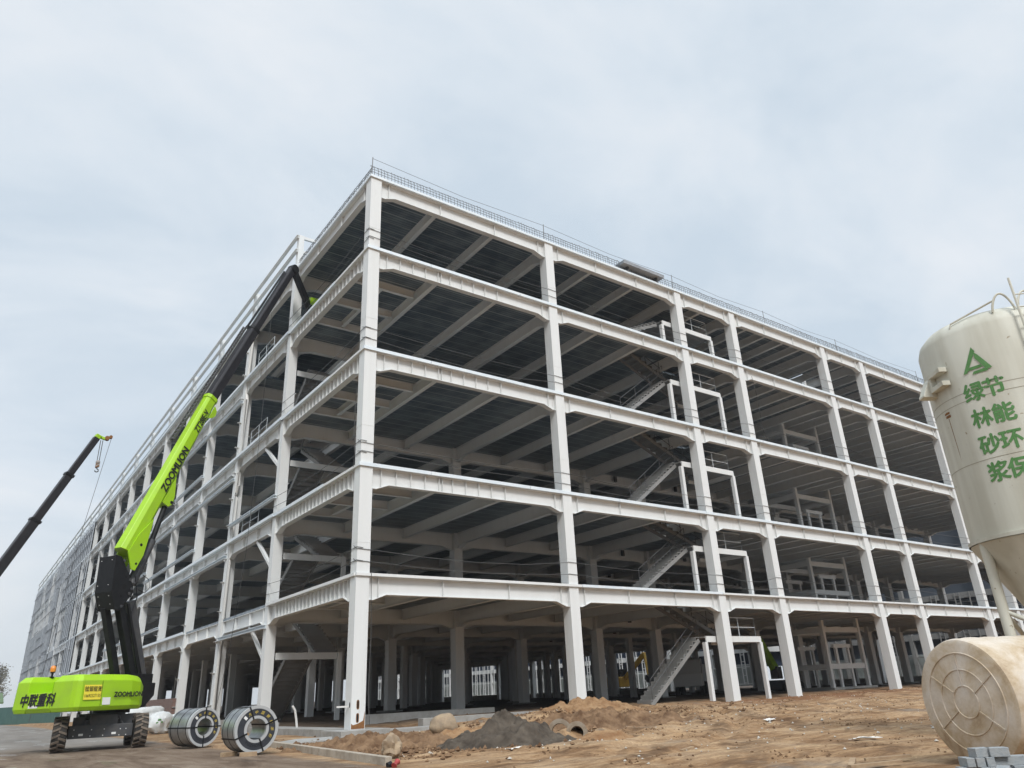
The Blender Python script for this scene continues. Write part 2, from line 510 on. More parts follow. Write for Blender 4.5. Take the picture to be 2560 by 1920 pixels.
    # the road of packed mud on the left
    road = ramp(noise_(0.8, 8, 0.7, ((1.5, 0.35, 1.0), -0.25), 0.6), [(0.32, (0.085, 0.055, 0.036)), (0.5, (0.175, 0.125, 0.088)), (0.70, (0.27, 0.215, 0.16))])
    rfar = rng(s.outputs['Y'], 2, 14)
    road = mixc(rfar, road, ramp(noise_(0.3, 6, 0.6, ((1.5, 0.3, 1.0), -0.2)), [(0.35, (0.19, 0.17, 0.15)), (0.65, (0.29, 0.27, 0.245))]))
    edge = mth('ADD', s.outputs['X'], mth('MULTIPLY', noise_(0.7, 4), 1.2))
    isroad = rng(edge, -4.15, -4.75)
    nearroad = rng(s.outputs['Y'], -15.5, -12.5)
    isroad = mth('MULTIPLY', isroad, mth('ADD', mth('MULTIPLY', nearroad, 0.75), 0.25))
    c = mixc(isroad, earth, road)
    # dark interior dirt under the building, darkened further to stand in for deep shade
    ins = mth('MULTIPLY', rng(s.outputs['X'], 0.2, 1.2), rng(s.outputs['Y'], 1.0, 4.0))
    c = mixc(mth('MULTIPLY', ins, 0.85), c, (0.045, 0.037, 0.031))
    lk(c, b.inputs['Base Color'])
    wet = mth('MULTIPLY', isroad, rng(noise_(0.5, 3, 0.5, ((2.0, 0.6, 1.0), 0.0)), 0.60, 0.66))
    lk(rng(wet, 0, 1, 0.93, 0.30), b.inputs['Roughness'])
    b.inputs['Specular IOR Level'].default_value = 0.25
    bp = nn('ShaderNodeBump'); bp.inputs['Strength'].default_value = 1.0; bp.inputs['Distance'].default_value = 0.09
    hh = mth('ADD', noise_(3.2, 8, 0.7), mth('MULTIPLY', noise_(1.6, 6, 0.7, ((0.22, 1.6, 1.0), -0.62), 0.8), 0.8))
    lk(hh, bp.inputs['Height']); lk(bp.outputs[0], b.inputs['Normal'])
    return mt
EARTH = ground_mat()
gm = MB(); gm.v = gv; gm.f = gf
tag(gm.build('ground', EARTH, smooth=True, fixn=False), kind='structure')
# ------------------------------------------------------------------ the steel frame
XC = [0, 11.1, 22.1, 27.7, 38.9, 44.5, 55.33, 60.9, 72.0]
NB = len(XC) - 1
YC = [0.0] + [10.6 + 8.58 * k for k in range(20)]
ZL = [0.24, 5.85, 10.44, 15.94, 21.36, 25.6]
CW = 0.58
FR = thing('steel_frame_building', (0, 0, 0), 'huge unfinished five storey building of white steel columns and beams', 'building')
def near(*p):
    return (Vector(p) - CAM).length
def part_set(name, items, material, cap=96, **k):
    items.sort(key=lambda q: q[0])
    rest = MB(); n_rest = 0
    for i, (d, mb) in enumerate(items):
        if i < cap:
            mb.build(name, material, FR, **k)
        else:
            rest.merge(mb); n_rest += 1
    if n_rest:
        tag(rest.build(name, material, FR, fixn=True), kind='stuff')

def ibeam(p0, p1, ztop, depth, fw, haunch=(0, 0), hl=0.55, hextra=0.22, ribs=None, tf=0.025, tw=0.02, bolts=False):
    # horizontal I section between two points (x, y); haunched ends drop the lower flange
    mb = MB()
    p0 = Vector((p0[0], p0[1], 0)); p1 = Vector((p1[0], p1[1], 0))
    d = p1 - p0; ln = d.length; d.normalize(); sd_ = Vector((d.y, -d.x, 0))
    prof = [(0, depth + (hextra if haunch[0] else 0))]
    if haunch[0]:
        prof += [(0.22, depth + hextra), (hl + 0.25, depth)]
    if haunch[1]:
        prof += [(ln - hl - 0.25, depth), (ln - 0.22, depth + hextra)]
    prof.append((ln, depth + (hextra if haunch[1] else 0)))
    Z = Vector((0, 0, 1))
    def P(a, z, off):
        return p0 + d * a + sd_ * off + Z * z
    mb.obox(P(ln / 2, ztop - tf / 2, 0), d * ln / 2, sd_ * fw / 2, Z * tf / 2)
    for (a, da), (b, db) in zip(prof[:-1], prof[1:]):
        vs = []
        for z0, z1 in ((tf, None),):
            for off in (-tw / 2, tw / 2):
                vs += [P(a, ztop - tf, off), P(b, ztop - tf, off), P(b, ztop - db + tf, off), P(a, ztop - da + tf, off)]
        mb.add(vs, [(0, 1, 2, 3), (7, 6, 5, 4)])
        vs = []
        for off in (-fw / 2, fw / 2):
            vs += [P(a, ztop - da + tf, off), P(b, ztop - db + tf, off), P(b, ztop - db, off), P(a, ztop - da, off)]
        mb.add(vs, [(0, 1, 2, 3), (7, 6, 5, 4), (0, 4, 5, 1), (3, 2, 6, 7), (0, 3, 7, 4), (1, 5, 6, 2)])
    for rb in (ribs or []):
        dd = depth
        for (a, da), (b, db) in zip(prof[:-1], prof[1:]):
            if a <= rb <= b:
                dd = da + (db - da) * (rb - a) / max(b - a, 1e-6)
        mb.obox(P(rb, ztop - dd / 2, 0), d * 0.008, sd_ * (fw / 2 - 0.012), Z * (dd / 2 - tf - 0.001))
    if bolts:
        for q in (0.09, ln - 0.09):
            for k in range(7):
                z = ztop - 0.14 - k * 0.095
                mb.obox(P(q, z, 0), d * 0.014, sd_ * 0.035, Z * 0.014)
    return mb

# columns
cols_ = []
for j, y in enumerate(YC):
    for i, x in enumerate(XC):
        if i > 6 and j > 4: continue
        mb = MB()
        zt = ZL[5] + 0.02
        zb = -0.2
        x0 = x; y0 = y
        if i == NB: x0 = x - CW / 2
        cw = CW if (i or not j) else 0.5
        mb.box(x0, y0, zb, x0 + cw, y0 + cw, zt)
        if i == 0 and j >= 2:
            z = 1.3
            while z < 25:
                mb.box(x0 - 0.22, y0 + 0.10, z, x0 - 0.001, y0 + 0.30, z + 0.02)
                mb.box(x0 - 0.12, y0 + 0.19, z - 0.10, x0 - 0.001, y0 + 0.205, z - 0.001)
                z += 1.72
        for zc_ in (7.2, 12.3, 17.6, 22.6):
            if near(x, y, 0) < 75:
                mb.box(x0 - 0.006, y0 - 0.006, zc_, x0 + CW + 0.006, y0 + CW + 0.006, zc_ + 0.03)
        cols_.append((near(x, y, 3), mb))
for j in range(2, 14):
    for xm in (5.7, 16.7, 33.4, 50.1) + ((66.5,) if j < 5 else ()):
        mb = MB(); mb.box(xm, YC[j] + 0.08, -0.2, xm + 0.42, YC[j] + 0.5, ZL[1] - 0.81)
        cols_.append((near(xm, YC[j], 3), mb))
part_set('column', cols_, STEEL, cap=96, bevel=0.0)

# rust at the foot of the corner column
mb = MB()
mb.add([(0.02, -0.003, 0.245), (0.56, -0.003, 0.245), (0.567, -0.003, 0.86), (0.54, -0.003, 0.74), (0.50, -0.003, 0.52), (0.3, -0.003, 0.43), (0.1, -0.003, 0.38), (0.02, -0.003, 0.44)], [(0, 1, 2, 3, 4, 5, 6, 7)])
for zz in (0.62, 1.08):
    vs = [(0.27 + 0.062 * math.cos(a), -0.0035, zz + (0.17 if math.sin(a) > 0 else -0.17) * abs(math.sin(a)) ** 0.4) for a in [k * math.pi / 8 for k in range(16)]]
    mb.add(vs, [tuple(range(16))])
mb.build('rust_stain', RUSTY, FR)
mb = MB()
for zz in (0.62, 1.08):
    vs = [(0.27 + 0.035 * math.cos(a), -0.006, zz + (0.14 if math.sin(a) > 0 else -0.14) * abs(math.sin(a)) ** 0.4) for a in [k * math.pi / 8 for k in range(16)]]
    mb.add(vs, [tuple(range(16))])
mb.build('cable_slot', HOLE, FR)

# beams
beams = []
BD = 0.70
for k in range(1, 6):
    z = ZL[k] - 0.003
    # right face along X, at y = 0.2
    for i in range(NB):
        xa = XC[i] + CW; xb = XC[i + 1] - (CW / 2 if i == NB - 1 else 0)
        ln = xb - xa
        nr = 3 if ln > 7 else 2
        ribs = [0.45] + [ln * (q + 1) / nr for q in range(nr - 1)] + [ln - 0.45]
        if i == 0 and 2 <= k <= 4:
            ribs += [0.45 + 0.72 * q for q in range(1, 9)]
        beams.append((near((xa + xb) / 2, 0, z) * 0.5, ibeam((xa, 0.2), (xb, 0.2), z, BD if k < 5 else 0.78, 0.30, (1, 1), ribs=ribs, bolts=i < 5)))
    # left face along Y, at x = 0.2
    for j in range(20):
        ya = YC[j] + CW; yb = YC[j + 1]
        ln = yb - ya
        if j == 0 and k < 5:
            ribs = [0.35 + 0.46 * q for q in range(int((ln - 0.5) / 0.46))]
        else:
            ribs = [0.4, ln * 0.33, ln * 0.66, ln - 0.4]
        beams.append((near(0, (ya + yb) / 2, z) * (0.5 if j < 8 else 1.0), ibeam((0.2, ya), (0.2, yb), z, BD, 0.30, (1, 1), ribs=ribs if j < 9 else None, bolts=j < 2)))
    # interior primaries
    for j in range(1, 21):
        for i in range(NB if j <= 4 else 6):
            xa = XC[i] + CW; xb = XC[i + 1] - (CW / 2 if i == NB - 1 else 0)
            yb = YC[j] + CW / 2
            beams.append((near((xa + xb) / 2, yb, z), ibeam((xa, yb), (xb, yb), z, 0.8, 0.32, (1, 1) if j < 5 else (0, 0), hextra=0.2)))
    for i in range(1, NB + 1):
        for j in range(0, 20 if i <= 6 else 4):
            ya = YC[j] + CW; yb = YC[j + 1]
            x = XC[i] + (CW / 2 if i < NB else 0)
            beams.append((near(x, (ya + yb) / 2, z), ibeam((x, ya), (x, yb), z, BD, 0.30, (1, 1) if j < 4 else (0, 0))))
part_set('beam', beams, STEEL, cap=97)

# joists
joists = []
for k in range(1, 6):
    z = ZL[k] - 0.006
    for i in range(NB):
        n = 3 if XC[i + 1] - XC[i] > 7 else 2
        if i >= 3: n = 5 if n == 3 else 3
        for q in range(1, n):
            x = XC[i] + CW / 2 + (XC[i + 1] - XC[i]) * q / n
            for j in range(20 if i < 6 else 4):
                ya = YC[j] + (0.36 if j == 0 else CW / 2 + 0.17); yb = YC[j + 1] + CW / 2 - 0.17
                if k in (1, 2, 3, 4) and i == 2 and j == 0: continue
                joists.append((near(x, (ya + yb) / 2, z), ibeam((x, ya), (x, yb), z, 0.56, 0.24)))
    if k < 5:
        # short cross joists in the corner bay
        for yy in (2.6, 5.2, 7.8):
            joists.append((near(2, yy, z) * 0.6, ibeam((0.36, yy), (3.85, yy), z, 0.42, 0.2)))
        for ya, yb in ((2.71, 5.09), (5.31, 7.69)):
            joists.append((near(2, ya, z) * 0.6, ibeam((2.0, ya), (2.0, yb), z, 0.36, 0.2)))
part_set('joist', joists, STEEL, cap=97)
# black bracket plates that stiffen joist ends
brk = []
for k in range(1, 6):
    for i in range(NB):
        n = 3 if XC[i + 1] - XC[i] > 7 else 2
        for q in range(1, n):
            x = XC[i] + CW / 2 + (XC[i + 1] - XC[i]) * q / n
            for j in (1, 2, 3):
                mb = MB()
                mb.box(x + 0.03, YC[j] + CW / 2 - 0.30, ZL[k] - 0.5, x + 0.26, YC[j] + CW / 2 - 0.175, ZL[k] - 0.08)
                brk.append((near(x, YC[j], ZL[k]), mb))
part_set('bracket', brk, DKGREY, cap=60)

# floor slabs with decking below, openings cut out
def grid_slab(x0, x1, y0, y1, z0, z1, holes):
    gx = sorted({x0, x1} | {v for h in holes for v in (h[0], h[1])}); gy = sorted({y0, y1} | {v for h in holes for v in (h[2], h[3])})
    def solid(a, b):
        if not (0 <= a < len(gx) - 1 and 0 <= b < len(gy) - 1): return False
        cx, cy = (gx[a] + gx[a + 1]) / 2, (gy[b] + gy[b + 1]) / 2
        return not any(h[0] < cx < h[1] and h[2] < cy < h[3] for h in holes)
    mb = MB()
    for a in range(len(gx) - 1):
        for b in range(len(gy) - 1):
            if not solid(a, b): continue
            X0, X1, Y0, Y1 = gx[a], gx[a + 1], gy[b], gy[b + 1]
            mb.add([(X0, Y0, z0), (X1, Y0, z0), (X1, Y1, z0), (X0, Y1, z0)], [(0, 3, 2, 1)])
            mb.add([(X0, Y0, z1), (X1, Y0, z1), (X1, Y1, z1), (X0, Y1, z1)], [(0, 1, 2, 3)])
            if not solid(a - 1, b): mb.add([(X0, Y0, z0), (X0, Y1, z0), (X0, Y1, z1), (X0, Y0, z1)], [(0, 3, 2, 1)])
            if not solid(a + 1, b): mb.add([(X1, Y0, z0), (X1, Y1, z0), (X1, Y1, z1), (X1, Y0, z1)], [(0, 1, 2, 3)])
            if not solid(a, b - 1): mb.add([(X0, Y0, z0), (X1, Y0, z0), (X1, Y0, z1), (X0, Y0, z1)], [(0, 1, 2, 3)])
            if not solid(a, b + 1): mb.add([(X0, Y1, z0), (X1, Y1, z0), (X1, Y1, z1), (X0, Y1, z1)], [(0, 3, 2, 1)])
    return mb
for k in range(1, 6):
    if k < 5:
        holes = [(19.3, 25.2, 2.25, 3.5), (39.4, 44.1, 5.0, 8.0), (0.65, 4.3, 11.3, 17.6)]
    else:
        holes = [(24.0, 25.7, 4.8, 7.6), (42.7, 44.4, 4.2, 7.5)]
    holes.append((55.95, 72.0, 36.95, 173.6))
    grid_slab(0.06, 71.95, 0.06, 173.5, ZL[k], ZL[k] + 0.13, holes).build('floor_slab', DECK, FR, fixn=False)
# edge strips
def strip(a, b, z, h, off=0.0):
    (x0, y0), (x1, y1) = a, b
    mb = MB()
    if abs(y1 - y0) < 1e-6:
        mb.box(x0, -0.075, z + 0.004, x1, 0.055, z + h)
    else:
        mb.box(-0.075, y0, z + 0.004, 0.055, y1, z + h)
    return mb
for k in range(2, 6):
    for a, b in ((-0.075, 3.4), (3.42, 9.0), (9.02, 15.0), (15.02, 22.0), (22.02, 28.9), (28.92, 36.0), (36.02, 43.0), (43.02, 50.0), (50.02, 55.9), (55.92, 72.3)):
        strip((a, 0), (b, 0), ZL[k], 0.16 if k < 5 else 0.14).build('edge_strip', GALV, FR)
strip((45.6, 0), (72.3, 0), ZL[1], 0.14).build('edge_strip', GALV, FR)
strip((-0.02, 0), (11.88, 0), ZL[1], 0.12).build('edge_strip', STEEL, FR)
strip((11.9, 0), (22.4, 0), ZL[1], 0.13).build('edge_strip', GALV, FR)
strip((22.42, 0), (45.58, 0), ZL[1], 0.10).build('edge_strip', STEEL, FR)
strip((0, 0.06), (0, 10.9), ZL[1], 0.13).build('edge_strip', STEEL, FR)
for k in range(2, 5):
    strip((0, 0.06), (0, 3.98), ZL[k], 0.12).build('edge_strip', STEEL, FR)
for k in range(2, 5):
    strip((0, 4.0), (0, 10.9), ZL[k], 0.16).build('edge_strip', GALV, FR)
strip((0, 0.06), (0, 10.9), ZL[5], 0.14).build('edge_strip', GALV, FR)
for k in range(1, 6):
    for j in range(1, 20):
        if k == 1 and j in (1, 2): continue
        y0, y1 = YC[j] + 0.1, YC[j + 1] + 0.08
        mb = MB(); mb.box(-0.16, y0, ZL[k] + 0.004, 0.04, y1, ZL[k] + 0.07); mb.box(-0.16, y0, ZL[k] + 0.07, -0.12, y1, ZL[k] + 0.17)
        if j < 12: mb.build('edge_strip', GALV, FR)
# channel girts hung on the left face
for (z, j0, j1) in ((19.88, 2, 5), (14.5, 2, 6), (11.45, 1, 2), (11.45, 3, 5), (9.6, 2, 4), (20.0, 6, 9), (14.4, 7, 9), (16.9, 3, 4), (4.75, 1, 2), (6.9, 4, 7), (12.3, 5, 8)):
    for j in range(j0, j1):
        mb = MB(); y0, y1 = YC[j] + 0.08, YC[j + 1] + 0.05
        mb.box(-0.20, y0, z, -0.002, y1, z + 0.025); mb.box(-0.20, y0, z + 0.16, -0.002, y1, z + 0.185); mb.box(-0.04, y0, z + 0.026, -0.004, y1, z + 0.159)
        mb.build('girt', GALV, FR)
# knee braces by the second column of the left face
for k in (1, 2, 3):
    zt = ZL[k + 1] - BD if k < 3 else ZL[4] - BD
    zt = ZL[k] - BD if k == 1 else ZL[k] - BD
    mb = MB(); mb.bar((0.2, YC[1] + 3.4, zt - 0.02), (0.2, YC[1] + CW + 0.02, zt - 1.9), 0.16, 0.16)
    mb.build('knee_brace', STEEL, FR)
# parapet posts and rails on the long left part
for j in range(1, 21):
    mb = MB(); mb.box(0.05, YC[j] + 0.06, ZL[5] + 0.021, 0.38, YC[j] + 0.40, 28.35)
    mb.build('parapet_post', STEEL, FR)
for j in range(1, 20):
    for z, h in ((28.12, 0.2), (27.1, 0.2), (25.95, 0.22)):
        mb = MB(); y0, y1 = YC[j] + 0.08, YC[j + 1] + 0.07
        mb.box(-0.10, y0, z, 0.048, y1, z + 0.03); mb.box(-0.10, y0, z + h - 0.03, 0.048, y1, z + h); mb.box(0.0, y0, z + 0.031, 0.03, y1, z + h - 0.031)
        mb.build('parapet_rail', STEEL if z > 26.5 else GALV, FR)
mb = MB(); mb.box(0.381, YC[1] + 0.1, 28.15, 2.6, YC[1] + 0.25, 28.35); mb.build('parapet_rail', STEEL, FR)
mb = MB(); mb.box(0.381, YC[1] + 0.1, 27.1, 2.6, YC[1] + 0.25, 27.28); mb.build('parapet_rail', STEEL, FR)
mb = MB(); mb.box(2.45, YC[1] + 0.26, ZL[5] + 0.131, 2.6, YC[1] + 0.4, 28.35); mb.build('parapet_post', STEEL, FR)
# rebar upstands along the roof edge
def rebar(p0, p1, nrm, z0, h, step=0.19, name='rebar_cage'):
    mb = MB(); p0 = Vector(p0); p1 = Vector(p1); d = p1 - p0; ln = d.length; d.normalize(); nv = Vector(nrm)
    n = int(ln / step)
    rnd = random.Random(int(p0.x * 7 + p0.y))
    r_ = 0.015
    for q in range(n):
        b = p0 + d * (q * step + rnd.uniform(-0.02, 0.02)); b.z = z0
        hh = h + rnd.uniform(-0.03, 0.03)
        lean = nv * rnd.uniform(-0.02, 0.05)
        pts = [b, b + Vector((0, 0, hh - 0.1)) + lean, b + Vector((0, 0, hh - 0.02)) + lean + nv * 0.05, b + Vector((0, 0, hh)) + lean + nv * 0.16]
        mb.tube(pts, r_, 4, caps=False)
    for z in (0.14, 0.30, 0.46, 0.62):
        if z < h: mb.tube([p0 + Vector((0, 0, z0 - p0.z + z)), p1 + Vector((0, 0, z0 - p1.z + z))], r_, 4, caps=False)
    return mb.build(name, REBAR, FR)
zr = ZL[5] + 0.13
for i in range(NB):
    rebar((XC[i] + 0.02, 0.09, zr), (XC[i + 1], 0.09, zr), (0, 1, 0), zr, 0.72)
rebar((0.09, 0.2, zr), (0.09, 10.5, zr), (1, 0, 0), zr, 0.72)
for x, y in ((0.03, 0.03), (11.1, 0.03), (22.1, 0.03), (32.0, 0.03), (41.5, 0.03), (54.5, 0.03)):
    mb = MB(); mb.tube([(x, y, zr - 0.1), (x + 0.02, y, zr + 1.15)], 0.022, 6); mb.build('rail_post', REBAR, FR)

# foundation
def cbox(name, *a, parent=FR, m_=CONC):
    mb = MB(); mb.box(*a); return mb.build(name, m_, parent, bevel=0.015)
cbox('plinth', -0.75, -0.9, -0.4, 1.2, 1.0, 0.235)
cbox('plinth', -0.55, 1.003, -0.4, 0.5, 10.3, 0.26)
cbox('plinth', 1.203, -0.35, -0.4, 3.6, 0.42, 0.17)
cbox('plinth', 3.8, 1.3, -0.4, 10.9, 1.75, 0.42)
cbox('plinth', 2.5, 4.4, -0.4, 9.5, 4.9, 0.62)
cbox('plinth', -0.3, 10.303, -0.4, 0.9, 11.5, 0.4)
for j in range(1, 5):
    for i in range(0, NB):
        if i == 0 and j == 1: continue
        cbox('plinth', XC[i] - 0.35, YC[j] - 0.35, -0.3, XC[i] + 0.93, YC[j] + 0.93, 0.50)
# stairs
def stair(part_name, x0, x1, y0, y1, z0, z1, axis='x', up=1, n=15):
    """one flight: stringers, steps; from (x0,z0) to (x1,z1)"""
    mb = MB()
    if axis == 'x':
        a0, a1 = x0, x1
    else:
        a0, a1 = y0, y1
    st = (a1 - a0) / n; rs = (z1 - z0) / n
    def pt(a, b, z):
        return (a, b, z) if axis == 'x' else (b, a, z)
    b0, b1 = (y0, y1) if axis == 'x' else (x0, x1)
    for q in range(n):
        a = a0 + st * q; z = z0 + rs * (q + 1)
        lo, hi = min(a, a + st * 1.05), max(a, a + st * 1.05)
        p, r_ = pt(lo, b0 - 0.02, z - 0.035), pt(hi, b1 + 0.02, z)
        mb.box(min(p[0], r_[0]), min(p[1], r_[1]), p[2], max(p[0], r_[0]), max(p[1], r_[1]), r_[2])
        p, r_ = pt(a - 0.012, b0 - 0.015, z - rs), pt(a + 0.012, b1 + 0.015, z - 0.036)
        mb.box(min(p[0], r_[0]), min(p[1], r_[1]), p[2], max(p[0], r_[0]), max(p[1], r_[1]), r_[2])
    fl = mb.build(part_name, STEEL2, FR)
    for b in (b0, b1):
        s_ = MB()
        s_.bar(pt(a0, b, z0 - 0.06), pt(a1, b, z1 - 0.16), 0.06, 0.20)
        sub(s_, 'stringer', STEEL2, fl)
    return fl
def railing(mb, pts, h=1.0, r=0.018):
    for a, b in zip(pts[:-1], pts[1:]):
        a, b = Vector(a), Vector(b)
        for hh in (h, h * 0.5):
            mb.tube([a + Vector((0, 0, hh)), b + Vector((0, 0, hh))], r, 5)
        n = max(1, int((b - a).length / 1.3))
        for q in range(n + 1):
            p = a + (b - a) * q / n
            mb.tube([p, p + Vector((0, 0, h))], r, 5)
for k in range(5):
    z0 = 0.36 if k == 0 else ZL[k] + 0.13
    zt = ZL[k + 1] + 0.13
    if k == 4:
        continue
    zl = z0 + (zt - z0) * 0.585
    stair('stair_flight', 17.0, 21.25, 1.15, 2.15, z0, zl)
    stair('stair_flight', 24.9, 19.7, 2.35, 3.35, zl, zt, n=11)
    mb = MB(); mb.box(21.26, 0.78, zl - 0.06, 26.3, 2.2, zl); mb.box(24.95, 2.2, zl - 0.06, 26.3, 3.4, zl)
    pl = mb.build('landing', STEEL2, FR)
    b_ = MB(); b_.box(21.35, 0.70, zl - 0.30, 26.2, 0.776, zl + 0.02); sub(b_, 'landing_beam', STEEL, pl)
    b_ = MB(); b_.box(26.22, 0.78, zl - 0.30, 26.32, 3.38, zl - 0.062); sub(b_, 'landing_beam', STEEL, pl)
    b_ = MB(); b_.box(24.95, 3.41, zl - 0.28, 26.2, 3.47, zl + 0.02); sub(b_, 'landing_beam', STEEL, pl)
    for x, y in ((21.3, 0.72), (26.15, 0.72), (26.15, 3.25)):
        b_ = MB(); b_.box(x - 0.11, y - 0.05, z0 - 0.1, x + 0.11, y + 0.17, zl - 0.061 if y > 1 else zl - 0.302); sub(b_, 'post', STEEL, pl)
    b_ = MB(); railing(b_, [(22.9, 0.80, zl), (25.9, 0.80, zl), (25.9, 3.3, zl)], 1.05); sub(b_, 'railing', GALV, pl)
    b_ = MB(); railing(b_, [(17.1, 1.15, z0 + 0.2), (21.2, 1.15, zl + 0.1)], 1.0); b_.build('handrail', DKGREY, FR)
    b_ = MB(); railing(b_, [(24.8, 2.35, zl + 0.1), (19.8, 2.35, zt)], 1.0); b_.build('handrail', DKGREY, FR)
# top landing under the roof opening
mb = MB(); zl = ZL[4] + 0.13 + 2.0; mb.box(21.3, 0.78, zl - 0.06, 26.3, 3.4, zl)
pl = mb.build('landing', STEEL2, FR)
b_ = MB(); b_.box(21.35, 0.70, zl - 0.3, 26.2, 0.776, zl + 0.02); sub(b_, 'landing_beam', STEEL, pl)
for x, y in ((26.15, 0.72), (21.3, 0.72)):
    b_ = MB(); b_.box(x - 0.11, y - 0.05, ZL[4], x + 0.11, y + 0.17, zl - 0.302); sub(b_, 'post', STEEL, pl)
b_ = MB(); railing(b_, [(22.9, 0.80, zl), (25.9, 0.80, zl), (25.9, 3.3, zl)], 1.05); sub(b_, 'railing', GALV, pl)
stair('stair_flight', 16.9, 21.25, 1.15, 2.15, ZL[4] + 0.13, zl, n=12)
# second stair at the left face, seen from below
for k in range(4):
    z0 = 0.5 if k == 0 else ZL[k] + 0.13
    zt = ZL[k + 1] + 0.13
    zl = z0 + (zt - z0) * 0.56
    stair('stair_flight', 1.35, 2.72, 15.4, 11.25, z0, zl, axis='y', n=15)
    stair('stair_flight', 2.90, 4.1, 11.25, 15.6, zl, zt, axis='y', n=12)
    mb = MB(); mb.box(0.7, 10.75, zl - 0.06, 4.15, 11.24, zl)
    pl = mb.build('landing', STEEL2, FR)
    b_ = MB(); b_.box(0.585, 10.67, zl - 0.31, 3.85, 10.745, zl + 0.02); sub(b_, 'landing_beam', STEEL, pl)
    b_ = MB(); b_.box(3.86, 10.60, z0 - 0.2, 4.10, 10.745, zl + 0.02); sub(b_, 'post', STEEL, pl)
# lift shaft of posts and rails
sx = (39.4, 41.3, 42.9, 44.1)
for x in (39.4, 44.1):
    for y in (5.0, 8.0):
        mb = MB(); mb.box(x - 0.13, y - 0.13, 0.3, x + 0.13, y + 0.13, 25.5); mb.build('shaft_post', STEEL, FR)
for k in range(5):
    z0 = 0.3 if k == 0 else ZL[k]
    h = ZL[k + 1] - z0
    for y in (5.0, 8.0):
        for q, f in enumerate((0.30, 0.76)):
            mb = MB(); mb.box(39.532, y - 0.09, z0 + h * f - 0.18, 43.968, y + 0.09, z0 + h * f + 0.18); mb.build('shaft_rail', STEEL, FR)
        for x in (40.6, 42.2):
            mb = MB(); mb.box(x - 0.1, y - 0.08, z0 + 0.12, x + 0.1, y + 0.08, z0 + h * 0.30 - 0.182); mb.build('shaft_post', STEEL, FR)
            mb = MB(); mb.box(x - 0.1, y - 0.08, z0 + h * 0.30 + 0.182, x + 0.1, y + 0.08, z0 + h * 0.53); mb.build('shaft_post', STEEL, FR)
        mb = MB(); mb.box(40.3, y - 0.09, z0 + h * 0.53 + 0.002, 42.5, y + 0.09, z0 + h * 0.53 + 0.26); mb.build('shaft_rail', STEEL, FR)
    for x in (39.4, 44.1):
        for f in (0.30, 0.76):
            mb = MB(); mb.box(x - 0.09, 5.132, z0 + h * f - 0.18, x + 0.09, 7.868, z0 + h * f + 0.18); mb.build('shaft_rail', STEEL, FR)
cbox('plinth', 38.9, 4.6, 0.0, 44.6, 8.4, 0.55)
# studs of the curtain wall on the far left
SHADE_BOARD = mat('interior shade board', (0.12, 0.135, 0.155), 0.8, color2=(0.21, 0.23, 0.255), noise_scale=0.7)  # boards added behind the open studs; their dark tone stands for interior shade
rnd = random.Random(3)
for j in range(10, 20):
    mb = MB(); y0, y1 = YC[j] + 0.04, YC[j + 1] - 0.04
    n = 4
    for q in range(n):
        y = y0 + (y1 - y0) * q / n
        wd = 0.06 if q % 2 else 0.11
        mb.box(-0.24, y - wd, 0.1, -0.18, y + wd, 26.2)
        if rnd.random() < 0.4:
            mb.box(-0.235, y + 0.5, 0.1, -0.19, y + 0.56, 26.2)
    z = 0.9
    while z < 26:
        if rnd.random() < 0.5:
            mb.box(-0.33, y0, z, -0.245, y1, z + 0.06)
        else:
            for q in range(n):
                if rnd.random() < 0.6:
                    ya = y0 + (y1 - y0) * q / n; zz = z + rnd.uniform(-.45, .45)
                    mb.box(-0.245, ya + 0.115, zz, -0.18, ya + (2.0 if rnd.random() < 0.5 else 1.0), zz + 0.06)
        z += 1.7
    mb.build('stud_panel', GALVD, FR)
    for k in range(5):
        zb_ = ZL[k] + 0.2; zt_ = ZL[k + 1] - 0.02
        if rnd.random() < 0.62:
            mb = MB(); mb.box(-0.155, y0 + 0.02, zb_, -0.12, y1 - 0.02, zt_); mb.build('shade_board', SHADE_BOARD, FR)
# low walls on the far side, seen through the ground storey
for j in range(1, 16):
    x0 = 72.3 if j < 4 else 55.95
    y0, y1 = YC[j] + 0.3, YC[j + 1] + 0.2
    mb = MB(); mb.box(x0, y0, -0.2, x0 + 0.24, y1, 0.95); mb.build('low_wall', CONC, FR)
# rainwater pipes beside the second left column
for j in (2, 3):
    mb = MB(); x, y = 0.10, YC[j] - 0.16
    if j == 2:
        pts = [(x - 0.1, y, 0.25), (x, y, 0.35), (x, y, 13.4), (x + 0.0, y + 0.02, 13.7), (x, y - 0.2, 14.1), (x, y - 0.2, 20.0), (x, y - 0.02, 20.5), (x, y - 0.02, 25.3)]
        mb.tube(pts, 0.11, 10); mb.build('rainwater_pipe', PVC, FR, smooth=True)
# short stub and handrails on the edges
for z in ZL[1:5]:
    mb = MB(); railing(mb, [(-0.02, YC[1] + 3.0, z + 0.2), (-0.02, YC[1] + 6.0, z + 0.2)], 0.9, 0.015)
    if z > 9: mb.build('guard_rail', GALV, FR)
mb = MB(); mb.box(-0.48, 0.20, 1.0, -0.003, 0.27, 1.06); mb.build('outlet_stub', PVC, FR)
mb = MB()
vs = [(-0.004, 0.14 + 0.05 * math.cos(a), 1.08 + 0.10 * math.sin(a)) for a in [q * math.pi / 8 for q in range(16)]]
mb.add(vs, [tuple(range(16))]); mb.build('cable_slot', HOLE, FR)

